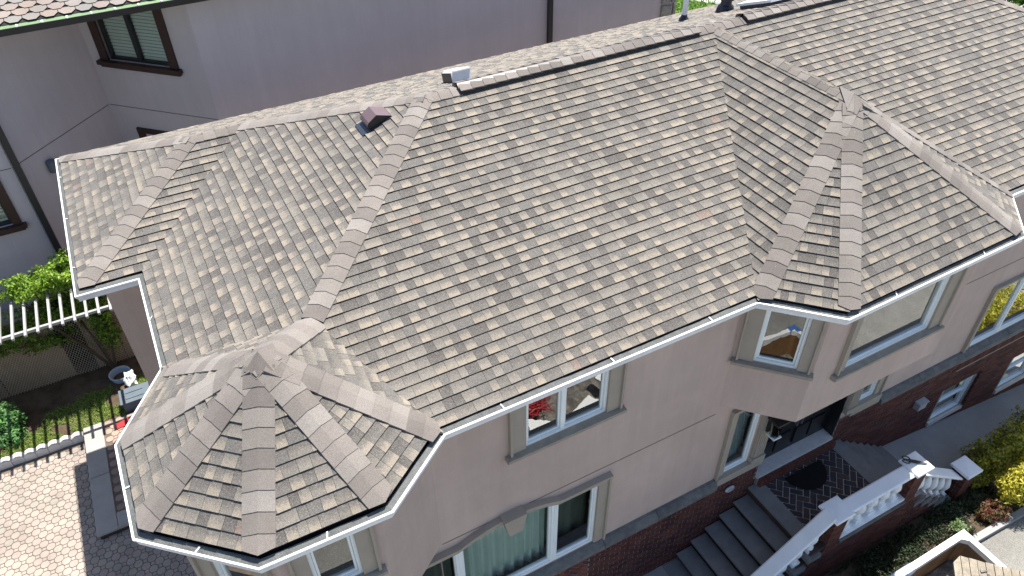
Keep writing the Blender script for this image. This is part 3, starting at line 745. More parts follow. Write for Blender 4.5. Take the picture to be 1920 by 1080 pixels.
# ---- roof fittings
nL = N[2]; uL = V((0, 0, 1)).cross(nL).normalized(); vL = nL.cross(uL)
o = V((3.56, 4.83, 3.56 * T)); RT = lambda p: o + uL * p.x + vL * p.y + nL * p.z
b = MB(); pr = [(.06, .015), (.045, .08), (.06, .125), (.10, .155), (.27, .20), (.47, .04), (.47, .015)]
pr = [(v * .9 + .02, h * .85) for v, h in pr]; vs = [RT(V((x, v, h))) for x in (.02, .33) for v, h in pr]; m = len(pr)
b.add(vs, [(k, k + 1, m + k + 1, m + k) for k in range(m - 1)] + [tuple(range(m - 1, -1, -1)), tuple(range(m, 2 * m))], mi=[0] * (m - 1) + [1, 1])  # side faces black: the shade on them is put into the colour
rv = b.build('roof_vent', [M['purple'], M['black']], house, label='brown hooded metal vent on the left roof slope')
b = MB(); b.box(-.0, .35, -.06, .45, .012, .022, T=RT); b.build('flashing', M['navy'], rv)
nb_ = N[6]; ub = V((0, 0, 1)).cross(nb_).normalized(); vb = nb_.cross(ub)
def on_back(x, y): return V((x, y, 1.747 / 4.37 * (8.87 - y)))
o2 = on_back(5.62, 5.62); RB = lambda p: o2 + ub * p.x + vb * p.y + nb_ * p.z
b = MB(); b.box(0, .34, 0, .42, .0, .17, T=RB); b.m[4] = b.m[5] = 1; v_ = b.build('roof_vent', [M['wpaint'], M['black']], house, label='white topped box vent behind the main ridge')
b = MB(); b.box(-.0, .30, -.03, .45, .172, .195, T=RB); b.build('vent_lid', M['wpaint'], v_)
c = on_back(11.02, 6.6)
b = MB(); b.lathe([(.055, 0), (.055, .95), (.045, .95)], c, 14); pv = b.build('vent_pipe', M['wpaint'], house, label='white plastic vent pipe rising behind the ridge', smooth=False)
b = MB(); b.lathe([(.11, -.03), (.10, .05), (.062, .10), (.06, .14)], c, 14); b.build('pipe_boot', M['navy'], pv)
c = on_back(12.0, 6.5)
b = MB(); b.lathe([(.22, -.1), (.16, .12), (.11, .16), (.11, .24), (.16, .26), (.16, .33), (.12, .36), (.14, .55)], c, 14); b.build('vent_stack', M['navy'], house, label='dark slate coloured vent stack on the back slope')
o3 = on_back(12.75, 5.98); RS = lambda p: o3 + ub * p.x + vb * p.y + nb_ * p.z
b = MB(); b.box(0, .85, 0, .85, -.02, .085, T=RS); sk = b.build('skylight', M['navy'], house)
b = MB(); b.box(-.05, .9, -.05, .9, .087, .135, T=RS); b.box(.04, .81, .04, .81, .135, .155, T=RS); b.build('skylight_lid', M['wpaint'], sk)

# ---- downspout elbow in the inner corner of the side eave
b = MB(); b.tube([V((.10, 4.72, -.1)), V((.16, 4.80, -.3)), V((.24, 4.9, -.5)), V((.26, 4.93, -6))], .045, 8); b.build('downspout', M['galv'], house)

# ================================================================== front stoop
stoop = thing('front_stoop', 'brick front stoop with bluestone stairs and white balustrade below the bay', 'stoop')
LZ = -5.5
b = MB(); b.box(8.72, 11.0, -1.3, .31, -8.4, LZ - .03); b.box(6.9, 8.72, -1.3, .31, -8.4, -6.85)
for k in range(1, 8): b.box(8.72 - .305 * k + .03, 8.72 - .305 * (k - 1) - .001 * k, -1.29, .3, -8.4, LZ - .04 - .21 * k - .05)
for k in range(1, 8): b.box(11.0 + .285 * (k - 1) + .001 * k, 11.0 + .285 * k - .03, -1.29, .3, -8.4, LZ - .21 * k - .05)
b.build('core', M['core'], stoop)
def slab(mb, x0, x1, y0, y1, z, t=.055): 
    c = .008
    mb.add([V((x0, y0, z - t)), V((x1, y0, z - t)), V((x1, y1, z - t)), V((x0, y1, z - t)), V((x0, y0, z - c)), V((x1, y0, z - c)), V((x1, y1, z - c)), V((x0, y1, z - c)),
            V((x0 + c, y0 + c, z)), V((x1 - c, y0 + c, z)), V((x1 - c, y1 - c, z)), V((x0 + c, y1 - c, z))],
           [(3, 2, 1, 0), (8, 9, 10, 11)] + [(i, (i + 1) % 4, 4 + (i + 1) % 4, 4 + i) for i in range(4)] + [(4 + i, 4 + (i + 1) % 4, 8 + (i + 1) % 4, 8 + i) for i in range(4)])
for x0, x1 in ((8.68, 9.0), (10.75, 11.06)):
    b = MB(); slab(b, x0, x1, -1.06, .30, LZ); b.build('landing_slab', M['blue'], stoop)
for k in range(1, 7):
    b = MB(); slab(b, 8.68 - .305 * k, 8.68 - .305 * (k - 1) + .05, -1.07, .29, LZ - .04 - .21 * k); b.build('tread', M['blue'], stoop)
for k in range(1, 7):
    b = MB(); slab(b, 11.03 + .285 * (k - 1) - .03, 11.06 + .285 * k, -1.07, .29, LZ - .21 * k); b.build('tread', M['blue'], stoop)
b = MB(); b.quad(V((9, -1.06, LZ - .012)), V((10.75, -1.06, LZ - .012)), V((10.75, .19, LZ - .012)), V((9, .19, LZ - .012))); b.build('paver_bed', M['pale'], stoop)
P = Pieces(); lp = [(.050, .040, .043), (.060, .046, .047), (.042, .035, .040), (.068, .050, .049)]
for c, k, whole in herring(.122, (9.0, 10.75, -1.06, .18), math.radians(45), .016):
    pi = rnd.randrange(4); m = len(c); a0, b0 = c[0]
    vs = [V((a - a0, b_ - b0, z)) for z in (-.02, 0) for a, b_ in c]
    fs = [tuple(range(m, 2 * m))] + [(i, (i + 1) % m, m + (i + 1) % m, m + i) for i in range(m)]
    P.add(('p', k, pi, whole) if whole else ('c', len(P.p)), Matrix.Translation(V((a0, b0, LZ + rnd.uniform(-.002, .002)))), vs, fs, lp[pi], None, None, 0, area2(c), V((0, 0, 1)))
P.emit('paver', 'paver_field', stoop, M['paver'])

YB = -1.30
FS = Fr((0, YB), (1, YB)); P = Pieces()
brickwork(P, FS, 9.0, 11.4, -8.0, -5.62)
for k in range(7):   # stepped brick flank below the right stair, then the left
    x0 = 11.4 + .285 * k * .82; brickwork(P, FS, x0, x0 + .234, -8.0, -5.75 - .19 * k, phase=0)
for k in range(7):
    x1 = 9.0 - .305 * k; brickwork(P, FS, x1 - .305, x1, -8.0, -5.75 - .21 * k)
flank = MB(); flank.box(6.9, 13.1, YB, YB + .2, -8.4, -7.0); flank.box(8.99, 11.42, YB, YB + .19, -8.4, -5.60)
for k in range(7): flank.box(11.4 + .234 * k, 11.4 + .234 * (k + 1) - .001, YB, YB + .19, -8.4, -5.74 - .19 * k); flank.box(9.0 - .305 * (k + 1) + .001, 9.0 - .305 * k, YB, YB + .19, -8.4, -5.74 - .21 * k)
par = flank.build('parapet_wall', M['dmortar'], stoop)
P.emit('brick', 'brick_field', par, M['brick'], 200)

def pillar(cx_, cy_, top, label):
    b = MB(); h = .155; b.box(cx_ - h, cx_ + h, cy_ - h, cy_ + h, -8.2, top - .085); p_ = b.build('pillar', M['dmortar'], stoop, label=label)
    P = Pieces(); c4 = [(cx_ - h, cy_ - h), (cx_ + h, cy_ - h), (cx_ + h, cy_ + h), (cx_ - h, cy_ + h)]
    for k in range(4): fr = Fr(c4[k], c4[(k + 1) % 4]); brickwork(P, fr, -.01, 2 * h + .01, top - 1.75, top - .09, d=.004, phase=k)
    P.emit('brick', 'brick_field', p_, M['brick'], 60)
    b = MB(); q = .215; z0, z1 = top - .075, top
    vs = [V((cx_ + sx * r, cy_ + sy * r, z)) for r, z in ((q - .03, z0 - .02), (q, z0), (q, z1 - .022), (q - .012, z1 - .008), (.0, z1 + .006)) for sx, sy in ((-1, -1), (1, -1), (1, 1), (-1, 1))]
    b.add(vs, [(r * 4 + k, r * 4 + (k + 1) % 4, r * 4 + 4 + (k + 1) % 4, r * 4 + 4 + k) for r in range(4) for k in range(4)])
    b.build('pillar_cap', M['wpaint'], p_); return p_
pillar(9.21, -1.145, -4.70, 'brick pillar at the head of the left stair'); pillar(11.20, -1.145, -4.70, 'brick pillar at the head of the right stair'); pillar(13.27, -1.2, -6.08, 'low brick pillar at the foot of the right stair')

def rail(a, c, name='handrail', wd=.14, th=.075):
    b = MB(); d = (c - a).normalized(); sd = V((0, 1, 0)); upv = d.cross(sd) * -1
    if upv.z < 0: upv = -upv
    sec = [(-wd, -.02), (-wd, -.06 + .02), (-wd + .02, -th), (wd - .02, -th), (wd, -.04), (wd, -.02), (wd - .025, 0), (-wd + .025, 0)]
    vs = [p + sd * s_ + V((0, 0, h)) for p in (a, c) for s_, h in sec]; m = len(sec)
    b.add(vs, [(k, (k + 1) % m, m + (k + 1) % m, m + k) for k in range(m)] + [tuple(range(m)), tuple(range(2 * m - 1, m - 1, -1))])
    return b.build(name, M['wpaint'], stoop)
YR = -1.165
rail(V((9.40, YR, -4.755)), V((11.01, YR, -4.755))); rail(V((11.39, YR, -4.98)), V((13.07, YR - .02, -6.22))); rail(V((6.3, YR - .02, -6.56)), V((9.02, YR, -4.68)))
balprof = [(.058, 0), (.058, .035), (.04, .05), (.052, .07), (.035, .09), (.032, .11), (.06, .20), (.072, .27), (.066, .34), (.046, .44), (.034, .50), (.045, .52), (.032, .535), (.052, .55), (.052, .60)]
def baluster(x, y, z0, z1, mesh=[None]):
    b = MB(); h = z1 - z0; b.lathe([(r * 1.38, z / .6 * h) for r, z in balprof], (x, y, z0), 14)
    b.box(x - .085, x + .085, y - .085, y + .085, z0 - .06, z0 + .015)
    o = b.build('baluster', M['wpaint'], stoop, smooth=False); me = o.data
    for p_ in me.polygons:
        if len(p_.vertices) == 4 and p_.index < 14 * 14: p_.use_smooth = True
    return o
for k in range(5): baluster(9.60 + k * .305, YR, -5.42, -4.83)
for k in range(5):
    x = 11.62 + k * .305; z = -4.98 - (x - 11.39) * .738; baluster(x, YR, z - .70, z - .06)
for k in range(6):
    x = 8.78 - k * .305; z = -4.68 - (9.02 - x) * .69; baluster(x, YR, z - .70, z - .06)
b = MB(); b.box(9.38, 11.03, YR - .15, YR + .15, -5.54, -5.475); b.build('plinth', M['wpaint'], stoop)
b = MB(); b.box(9.36, 11.05, YR - .19, YR + .17, -5.60, -5.542); b.build('plinth', M['ledge'], stoop)
for k in range(6):
    x = 11.47 + k * .305; z = -4.98 - (x + .15 - 11.39) * .738 - .76
    b = MB(); b.box(x, x + .303, YR - .19, YR + .17, z - .12, z); b.build('plinth', M['ledge'], stoop)
for k in range(7):
    x = 8.93 - k * .305; z = -4.68 - (9.02 - x + .15) * .69 - .76
    b = MB(); b.box(x - .303, x, YR - .19, YR + .17, z - .12, z); b.build('plinth', M['ledge'], stoop)

# doormat and shears
b = MB(); pts = [(10.31, .10)] + [(9.86 + .45 * math.cos(a), .10 - .47 * math.sin(a)) for a in [math.pi * k / 24 for k in range(1, 24)]] + [(9.41, .10)]
b.prism(pts[::-1], LZ + .004, LZ + .02); dm = tag(b.build('doormat', M['rubber']), 'black half round rubber doormat on the herringbone landing', 'doormat')
sh = thing('garden_shears', 'dark garden shears lying on the white pillar cap', 'shears')
c = V((11.12, -1.06, -4.69))
ST = lambda p: c + V((.72, -.69, 0)) * p.x + V((.69, .72, 0)) * p.y + V((0, 0, p.z))
b = MB(); b.prism([(-.02, -.03), (.12, -.034), (.33, 0), (.12, .03), (-.02, .03)], .005, .022, T=ST); b.build('blade', M['black'], sh)
for s_ in (-1, 1):
    b = MB(); b.tube([ST(V((-.02 - .06 + .065 * math.cos(a), s_ * .04 + .036 * math.sin(a), .015))) for a in [6.283 * k / 12 for k in range(13)]], .011, 6); b.build('handle', M['black'], sh)

# ================================================================== ground, street, drive
def strip(mb, pts_top, y0, y1, mi=0, n=1):
    for (x0, z0), (x1, z1) in zip(pts_top, pts_top[1:]):
        mb.quad(V((x0, y0, z0)), V((x1, y0, z1)), V((x1, y1, z1)), V((x0, y1, z0)), mi)
zf = lambda x: -6.82 if x < 12.3 else -6.82 - .155 * (x - 12.3)
b = MB(); b.quad(V((-400, -400, -9.6)), V((400, -400, -9.6)), V((400, 400, -9.6)), V((-400, 400, -9.6))); struct(b, 'ground', M['ground'])
prof_ = lambda dz: [(x, zf(x) + dz) for x in (-3, 12.3, 21, 40)]
b = MB(); strip(b, prof_(0), -1.0, .4); struct(b, 'driveway', M['concrete'])
b = MB(); strip(b, prof_(-.05), -2.12, -.9); struct(b, 'planting_bed', M['soil'])
b = MB()
for (x0, x1) in ((-3, 12.3), (12.3, 21), (21, 40)):
    vs = [V((x, y, zf(x) + z)) for x in (x0, x1) for y, z in ((-2.24, -.2), (-2.24, .0), (-2.11, .0), (-2.11, -.1))]
    b.add(vs, [(0, 1, 5, 4), (1, 2, 6, 5), (2, 3, 7, 6)])
struct(b, 'kerb', M['concrete'])
b = MB(); strip(b, [(-60, zf(0) - .13), (12.3, zf(12.3) - .13), (21, zf(21) - .13), (80, zf(40) - .13)], -60, -2.24); struct(b, 'street', M['asphalt'])

# side patio
PZ = -5.82
b = MB(); b.box(-9, .33, -1.2, 8.0, -9.5, PZ - .012); patio = struct(b, 'patio', M['joint'])
P = Pieces(); pp = [(.33, .28, .245), (.35, .30, .26), (.31, .265, .235), (.335, .295, .25), (.355, .305, .265), (.305, .285, .245), (.34, .285, .25)]
s = .1625; cc = .33 * s; j = .006
octa = [(s / 2 - j, -s / 2 + cc), (s / 2 - j, s / 2 - cc), (s / 2 - cc, s / 2 - j), (-s / 2 + cc, s / 2 - j), (-s / 2 + j, s / 2 - cc), (-s / 2 + j, -s / 2 + cc), (-s / 2 + cc, -s / 2 + j), (s / 2 - cc, -s / 2 + j)]
r45 = lambda p, a: (p[0] * math.cos(a) - p[1] * math.sin(a), p[0] * math.sin(a) + p[1] * math.cos(a))
def octagons(P, x0, x1, y0, y1, z, hue=(1, 1, 1)):
    a = math.radians(-45); n = int(max(x1 - x0, y1 - y0) / s * 1.6) + 2; cx_, cy_ = (x0 + x1) / 2, (y0 + y1) / 2
    for i in range(-n, n):
        for k in range(-n, n):
            c = r45((i * s, k * s), a); c = (c[0] + cx_, c[1] + cy_)
            if not (x0 + .07 < c[0] < x1 - .07 and y0 + .07 < c[1] < y1 - .07): continue
            pi = rnd.randrange(7); o8 = [r45(p, a) for p in octa]
            vs = [V((p[0] * q, p[1] * q, h)) for h, q in ((-.015, 1), (-.004, 1), (0, .94)) for p in o8]
            fs = [tuple(range(16, 24))] + [(r * 8 + t, r * 8 + (t + 1) % 8, r * 8 + 8 + (t + 1) % 8, r * 8 + 8 + t) for r in (0, 1) for t in range(8)]
            P.add(('o', pi), Matrix.Translation(V((c[0], c[1], z + rnd.uniform(-.003, .002)))), vs, fs, tuple(pp[pi][t] * hue[t] for t in range(3)), None, None, 0, s * s, V((0, 0, 1)))
            e = r45((s / 2, s / 2), a); dd = (cc - j * 1.4) * .95
            d4 = [r45(p, a) for p in ((dd, 0), (0, dd), (-dd, 0), (0, -dd))]
            P.add(None, Matrix.Translation(V((c[0] + e[0], c[1] + e[1], z - .002))), [V((p[0], p[1], h)) for h in (-.012, 0) for p in d4], [(4, 5, 6, 7)] + [(t, (t + 1) % 4, 4 + (t + 1) % 4, 4 + t) for t in range(4)], tuple(pp[(pi + 2) % 7][t] * hue[t] for t in range(3)))
octagons(P, -5.6, .3, 1.2, 7.98, PZ); P.emit('paver', 'paver_field', patio, M['paver'])

step = thing('side_step', 'low bluestone edged side step with an octagon paver infill', 'step')
SZ = -5.65
b = MB(); b.box(-2.38, -.45, 5.32, 8.16, -6.2, SZ - .06); b.build('core', M['core'], step)
for (x0, x1, y0, y1) in ((-2.41, -2.04, 5.3, 6.72), (-2.41, -2.04, 6.73, 8.17), (-2.035, -.45, 5.3, 5.66)):
    b = MB(); slab(b, x0, x1, y0, y1, SZ, .06); b.build('step_slab', M['limes'], step)
b = MB(); b.quad(V((-2.035, 5.665, SZ - .012)), V((-.45, 5.665, SZ - .012)), V((-.45, 8.16, SZ - .012)), V((-2.035, 8.16, SZ - .012))); b.build('paver_bed', M['joint'], step)
P = Pieces(); octagons(P, -2.05, -.45, 5.65, 8.17, SZ, (.95, .82, .78)); P.emit('paver', 'paver_field', step, M['paver'], 120)

# lawn strip, edging blocks
b = MB()
for i in range(24):
    for k in range(10):
        q = [V((-8 + (i + a) * .33, 8.0 + (k + c) * .42, PZ + .08 + .03 * noise.noise(V(((i + a) * .7, (k + c) * .7, 3))))) for a, c in ((0, 0), (1, 0), (1, 1), (0, 1))]
        b.quad(*q)
struct(b, 'lawn', M['soil'])
def blades(name, n, fx, zf_, h, cols, seed, mat='leaf', wide=.006, **kw):
    r = random.Random(seed); b = MB()
    for _ in range(n):
        x, y = fx(r)
        if x is None: continue
        z = zf_(x, y); a = r.random() * 6.283; t = r.uniform(.2, .8); hh = h * r.uniform(.5, 1.3); c = r.choice(cols); k = r.uniform(.7, 1.25)
        d = V((math.cos(a), math.sin(a), 0)); e = V((-d.y, d.x, 0)) * wide * r.uniform(.7, 1.5); o = V((x, y, z))
        b.add([o - e, o + e, o + d * hh * t * .5 + e * .8 + V((0, 0, hh * .7)), o + d * hh * t * .5 - e * .8 + V((0, 0, hh * .7)), o + d * hh * t + V((0, 0, hh * (.95 - t * .3)))], [(0, 1, 2, 3), (3, 2, 4)], tuple(q * k for q in c))
    return b.build(name, M[mat], None, kind='stuff', **kw)
def lawn_pt(r):
    x, y = r.uniform(-6, -1.0), r.uniform(8.08, 9.5)
    if noise.noise(V((x * 1.6, y * 1.9, 7))) < -.05 - (9.0 - y) * .35 or y > 9.3: return None, None
    return x, y
tag(blades('grass', 34000, lawn_pt, lambda x, y: PZ + .07, .06, [(.19, .36, .04), (.25, .40, .06), (.33, .39, .11), (.13, .27, .03), (.38, .36, .17)], 3), 'thin green lawn between the edging blocks and the fence', 'grass')
x = -2.44; k = 0
eb = None
while x > -4.4:
    pr = [(0, -.2)] + [(.218 * t / 8, .125 + .05 * math.sin(math.pi * t / 8)) for t in range(9)] + [(.218, -.2)]
    if eb is None:
        b = MB(); b.prism(pr, -.075, .075, T=lambda p: V((-p.x, p.z, p.y))); eb = b.mesh('edging_block', M['pale'])
    o = link('edging_block', eb); o.location = (x, 8.07 + rnd.uniform(-.006, .006), PZ + rnd.uniform(-.008, .008)); o.rotation_euler = (0, 0, rnd.uniform(-.03, .03))
    tag(o, 'white scalloped edging block ' + ['touching the side step', 'second from the side step', 'third from the side step', 'fourth from the side step', 'fifth from the side step', 'sixth from the side step', 'seventh from the side step', 'eighth from the side step', 'ninth from the side step'][k], 'edging', 'scalloped edging blocks'); x -= .224; k += 1

# ================================================================== foliage
def foliage(blobs, n, size, cols, seed, lump=.35, shell=.55, droop=0, squash=1):
    r = random.Random(seed); b = MB(); vol = [q[1][0] * q[1][1] * q[1][2] for q in blobs]
    for _ in range(n):
        c, rad = r.choices(blobs, vol)[0]
        d = V((r.gauss(0, 1), r.gauss(0, 1), r.gauss(0, 1))).normalized()
        k = (shell + (1 - shell) * r.random()) if r.random() < .8 else r.random()
        lp_ = 1 + lump * noise.noise(d * 2.1 + V(c) * 1.7) * 1.6
        P_ = V(c) + V((d.x * rad[0], d.y * rad[1], d.z * rad[2])) * k * lp_
        if noise.noise(P_ * 3.2 + V((seed, 0, 0))) < -.28: continue
        nrm = (d * .7 + V((r.gauss(0, .6), r.gauss(0, .6), r.gauss(.35, .6)))).normalized()
        a = nrm.orthogonal().normalized(); a = (Matrix.Rotation(r.random() * 6.283, 3, nrm) @ a); e = nrm.cross(a)
        s_ = size * r.uniform(.6, 1.4); c_ = r.choice(cols); kk = r.uniform(.75, 1.25)
        a.z -= droop
        b.add([P_ - a * s_, P_ - e * s_ * .42 - nrm * s_ * .12, P_ + a * s_ * 1.1 - nrm * s_ * .18, P_ + e * s_ * .42 - nrm * s_ * .12], [(0, 1, 2, 3)], tuple(q * kk for q in c_))
    return b

def stems(pts, r0, n, seed):
    r = random.Random(seed); b = MB()
    for q in range(n):
        a, c = pts[0], r.choice(pts[1:]); p = [V(a)]
        for t in (.33, .66, 1): p.append(V(a).lerp(V(c), t) + V((r.uniform(-.06, .06), r.uniform(-.06, .06), r.uniform(-.05, .05))))
        b.tube(p, [r0, r0 * .8, r0 * .6, r0 * .3], 5)
    return b

def shrub(name, label, cat, base, blobs, n, size, cols, seed, group=None, stem_r=.015, **kw):
    t = thing(name, label, cat, group)
    foliage(blobs, n, size, cols, seed, **kw).build('foliage', M['leaf'], t)
    stems([base] + [q[0] for q in blobs] * 2, stem_r, 8, seed).build('stem', M['bark'], t)
    return t
gold = [(.52, .47, .04), (.46, .43, .04), (.58, .52, .06), (.34, .36, .03), (.62, .56, .12)]
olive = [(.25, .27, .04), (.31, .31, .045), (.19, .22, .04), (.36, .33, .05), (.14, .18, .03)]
gz = lambda x: zf(x) - .05
shrub('golden_shrub', 'bright yellow leaved shrub in the sun beside the red leaved shrub', 'shrub', (14.8, -1.85, gz(15)), [((14.2, -1.88, -6.55), (.45, .36, .42)), ((14.75, -1.95, -6.45), (.55, .45, .5)), ((15.3, -1.9, -6.5), (.5, .45, .5))], 12500, .034, gold, 21)
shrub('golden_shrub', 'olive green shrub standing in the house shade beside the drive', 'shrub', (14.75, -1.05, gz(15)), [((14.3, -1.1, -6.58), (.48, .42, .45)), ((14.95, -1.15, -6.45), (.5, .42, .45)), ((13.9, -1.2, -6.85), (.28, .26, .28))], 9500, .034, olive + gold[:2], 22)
shrub('golden_shrub', 'round green shrub at the far end by the drive', 'shrub', (16.2, -1.1, gz(16)), [((16.2, -1.05, -6.75), (.5, .45, .42)), ((16.8, -1.2, -6.85), (.45, .4, .4))], 6500, .036, olive, 23)
shrub('golden_shrub', 'tall golden shrub reflected in the right hand window', 'shrub', (18.4, -1.5, gz(18)), [((17.7, -1.5, -7.0), (.6, .45, .6)), ((18.5, -1.4, -6.9), (.6, .5, .7)), ((19.3, -1.6, -7.1), (.6, .5, .6)), ((20.2, -1.5, -7.3), (.6, .5, .6))], 11000, .042, gold + olive[:2], 24)
shrub('red_leaf_shrub', 'small shrub with dark red and green leaves under the yellow shrub', 'shrub', (13.45, -1.95, gz(13.5)), [((13.45, -1.92, -6.86), (.32, .20, .22)), ((13.7, -2.03, -6.92), (.22, .16, .18))], 2600, .03, [(.16, .035, .03), (.22, .06, .04), (.10, .13, .04), (.13, .10, .04), (.28, .16, .09)], 25)
shrub('pale_shrub', 'tuft of pale green leaves by the corner of the dumpster', 'plant', (12.55, -1.85, gz(12.5)), [((12.55, -1.9, -6.72), (.26, .16, .14))], 1200, .024, [(.20, .30, .12), (.28, .36, .18), (.13, .22, .07)], 26)
def bed_pt(r):
    x, y = r.uniform(6.5, 14.2), r.uniform(-2.08, -1.36); return (x, y) if noise.noise(V((x * 2.1, y * 2.3, 2))) > -.15 else (None, None)
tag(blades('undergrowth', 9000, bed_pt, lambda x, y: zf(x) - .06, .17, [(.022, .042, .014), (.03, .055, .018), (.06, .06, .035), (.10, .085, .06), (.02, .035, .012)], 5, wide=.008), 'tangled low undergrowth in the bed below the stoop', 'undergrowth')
for k, (x, y, sx) in enumerate(((10.3, -1.72, .5), (11.15, -1.7, .42), (11.9, -1.65, .45), (12.7, -1.5, .4), (13.5, -1.6, .35))):
    lab = ['low dark green bed plant nearest the left end of the planks', 'low dark bed plant below the middle of the balustrade', 'low greyish bed plant below the second brick pillar', 'low dark bed plant below the sloping rail', 'low dark bed plant at the foot of the low pillar'][k]
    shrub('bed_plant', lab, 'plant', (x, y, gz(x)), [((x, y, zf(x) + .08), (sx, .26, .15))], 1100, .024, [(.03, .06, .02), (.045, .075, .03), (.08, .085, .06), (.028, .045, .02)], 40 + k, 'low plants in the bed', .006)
green = [(.20, .34, .03), (.26, .42, .04), (.14, .26, .025), (.34, .47, .07), (.22, .38, .05)]
deep = [(.055, .12, .02), (.08, .16, .025), (.04, .09, .015)]
shrub('leafy_shrub', 'bright green leafy shrub at the lawn edge on the far left', 'shrub', (-3.8, 8.9, PZ), [((-3.75, 8.95, -5.45), (.38, .36, .36)), ((-4.2, 9.1, -5.35), (.45, .4, .45)), ((-3.7, 8.6, -5.62), (.3, .25, .2))], 4200, .038, [(.10, .26, .08), (.13, .31, .09), (.08, .19, .05), (.2, .36, .16)], 31)

# pergola with the climbing vine
perg = thing('pergola', 'white metal pergola of one beam and short rafters under the vine', 'pergola')
b = MB(); b.box(-6.2, -.5, 8.60, 8.66, -3.22, -3.16); b.build('beam', M['pmetal'], perg)
b = MB(); b.box(-6.2, -.5, 9.98, 10.04, -3.22, -3.16); b.build('beam', M['pmetal'], perg)
x = -.985 + .2175
rm = None
for k in range(26):
    if rm is None:
        b = MB(); b.box(-.022, .022, 0, 1.75, 0, .05); rm = b.mesh('rafter', M['pmetal'])
    o = link('rafter', rm, perg); o.location = (x - k * .2175, 8.42, -3.158)
for x in (-4.9, -.62): b = MB(); b.box(x - .03, x + .03, 9.98, 10.04, PZ - .1, -3.22); b.build('post', M['galv'], perg)
vine = thing('climbing_vine', 'bright green climbing vine spilling over the white pergola', 'vine')
vb_ = [((-1.75, 9.8, -2.92), (.66, .36, .36)), ((-1.25, 9.85, -2.88), (.45, .36, .34)), ((-2.35, 9.8, -2.98), (.5, .33, .30)), ((-1.0, 9.95, -2.85), (.35, .3, .25))]
foliage(vb_, 19000, .034, green, 51, lump=.5).build('foliage', M['leaf'], vine)
foliage([((-1.42, 9.78, -4.6), (.27, .18, .55)), ((-1.5, 9.7, -3.8), (.42, .24, .5)), ((-2.95, 9.8, -3.95), (.42, .2, .3)), ((-2.2, 9.85, -3.75), (.8, .22, .42)), ((-2.5, 9.9, -4.5), (.7, .1, .25)), ((-3.4, 9.85, -4.2), (.4, .16, .35))], 13000, .033, green[:3] + deep, 52, lump=.6).build('foliage', M['leaf'], vine)
stems([(-1.62, 9.85, PZ), (-1.2, 9.8, -3.3), (-1.9, 9.8, -3.2), (-2.6, 9.85, -3.3), (-1.3, 9.8, -4.4)], .03, 9, 53).build('stem', M['bark'], vine)

# chain-link fence with tan privacy panels
FY = 10.04
cf = thing('chain_link_fence', 'chain link fence with tan privacy panels below the vine', 'fence')
b = MB()
def wire(x0, z0, x1, z1):
    p, q = V((x0, FY - .03, z0)), V((x1, FY - .03, z1)); b.tube([p, q], .0045, 3)
z0, z1, xl, xr = PZ, -4.0, -5.2, -.55; t = -9
while t < 1.5:
    for sg in (1, -1):
        xa, xb = (t, t + (z1 - z0) * .62) if sg > 0 else (t + (z1 - z0) * .62, t)
        wire(xa, z0, xb, z1)
    t += .06
b.build('chain_mesh', M['wire'], cf, kind='stuff')
b = MB(); b.tube([V((xl, FY - .03, z0 + .02)), V((xr, FY - .03, z0 + .02))], .01, 5); b.build('bottom_wire', M['wire'], cf)
for xa, xb in ((-5.2, -3.78), (-3.75, -2.40), (-1.93, -1.32), (-1.3, -.55)):
    b = MB(); b.box(xa, xb, FY, FY + .02, PZ, -3.9); b.build('privacy_panel', M['tan'], cf)
for xa in (-3.76, -1.31):
    b = MB(); b.tube([V((xa, FY + .05, PZ - .2)), V((xa, FY + .05, -3.8))], .025, 8); b.build('fence_post', M['black'], cf)
b = MB(); b.box(-2.6, -1.7, FY + .35, FY + .4, PZ, -3.8); b.build('backing', M['rubber'], cf)  # added black sheet; its colour stands in for shade in the panel gap

# odds and ends by the side step
r = random.Random(9)
def lumpy(c, rad, amp, seed, n=14, m=9):
    b = MB(); vs = []
    for i in range(m + 1):
        for k in range(n):
            th, ph = math.pi * i / m, 6.283 * k / n; d = V((math.sin(th) * math.cos(ph), math.sin(th) * math.sin(ph), math.cos(th)))
            q = 1 + amp * noise.noise(d * 2.6 + V((seed, seed, 0)))
            vs.append(V(c) + V((d.x * rad[0], d.y * rad[1], d.z * rad[2])) * q)
    b.add(vs, [(i * n + k, i * n + (k + 1) % n, (i + 1) * n + (k + 1) % n, (i + 1) * n + k) for i in range(m) for k in range(n)]); return b
tag(lumpy((-1.32, 9.02, -5.52), (.12, .22, .16), .7, 3).build('plastic_bag', M['bag']), 'crumpled white plastic bag hanging off the tub by the fence', 'bag')
b = MB(); b.lathe([(.001, 0), (.17, 0), (.22, .22), (.235, .22), (.235, .24), (.205, .24), (.17, .03), (.001, .03)], (-1.52, 9.42, PZ), 18); tag(b.build('plastic_tub', M['tub']), 'round pale blue tub on the soil below the vine', 'tub')
b = MB(); b.prism([(-.28, -.2), (.25, -.26), (.35, .15), (-.15, .25)], PZ, PZ + .07, T=lambda p: V((-1.1 + p.x, 9.65 + p.y, p.z))); tag(b.build('stone', M['pale']), 'flat pale stone on the soil beside the tub', 'stone')
sb = thing('storage_bin', 'slate grey storage bin at the end of the lawn', 'bin')
b = MB(); b.box(-1.55, -1.0, 8.2, 8.6, PZ, -5.42); b.build('tub', M['bin'], sb)
b = MB(); b.box(-1.58, -.97, 8.17, 8.63, -5.418, -5.385); b.box(-1.45, -1.1, 8.28, 8.32, -5.385, -5.37); b.box(-1.45, -1.1, 8.46, 8.5, -5.385, -5.37); b.build('lid', M['bin'], sb)
dp = thing('dustpan', 'red plastic dustpan lying on the pavers of the side step', 'dustpan')
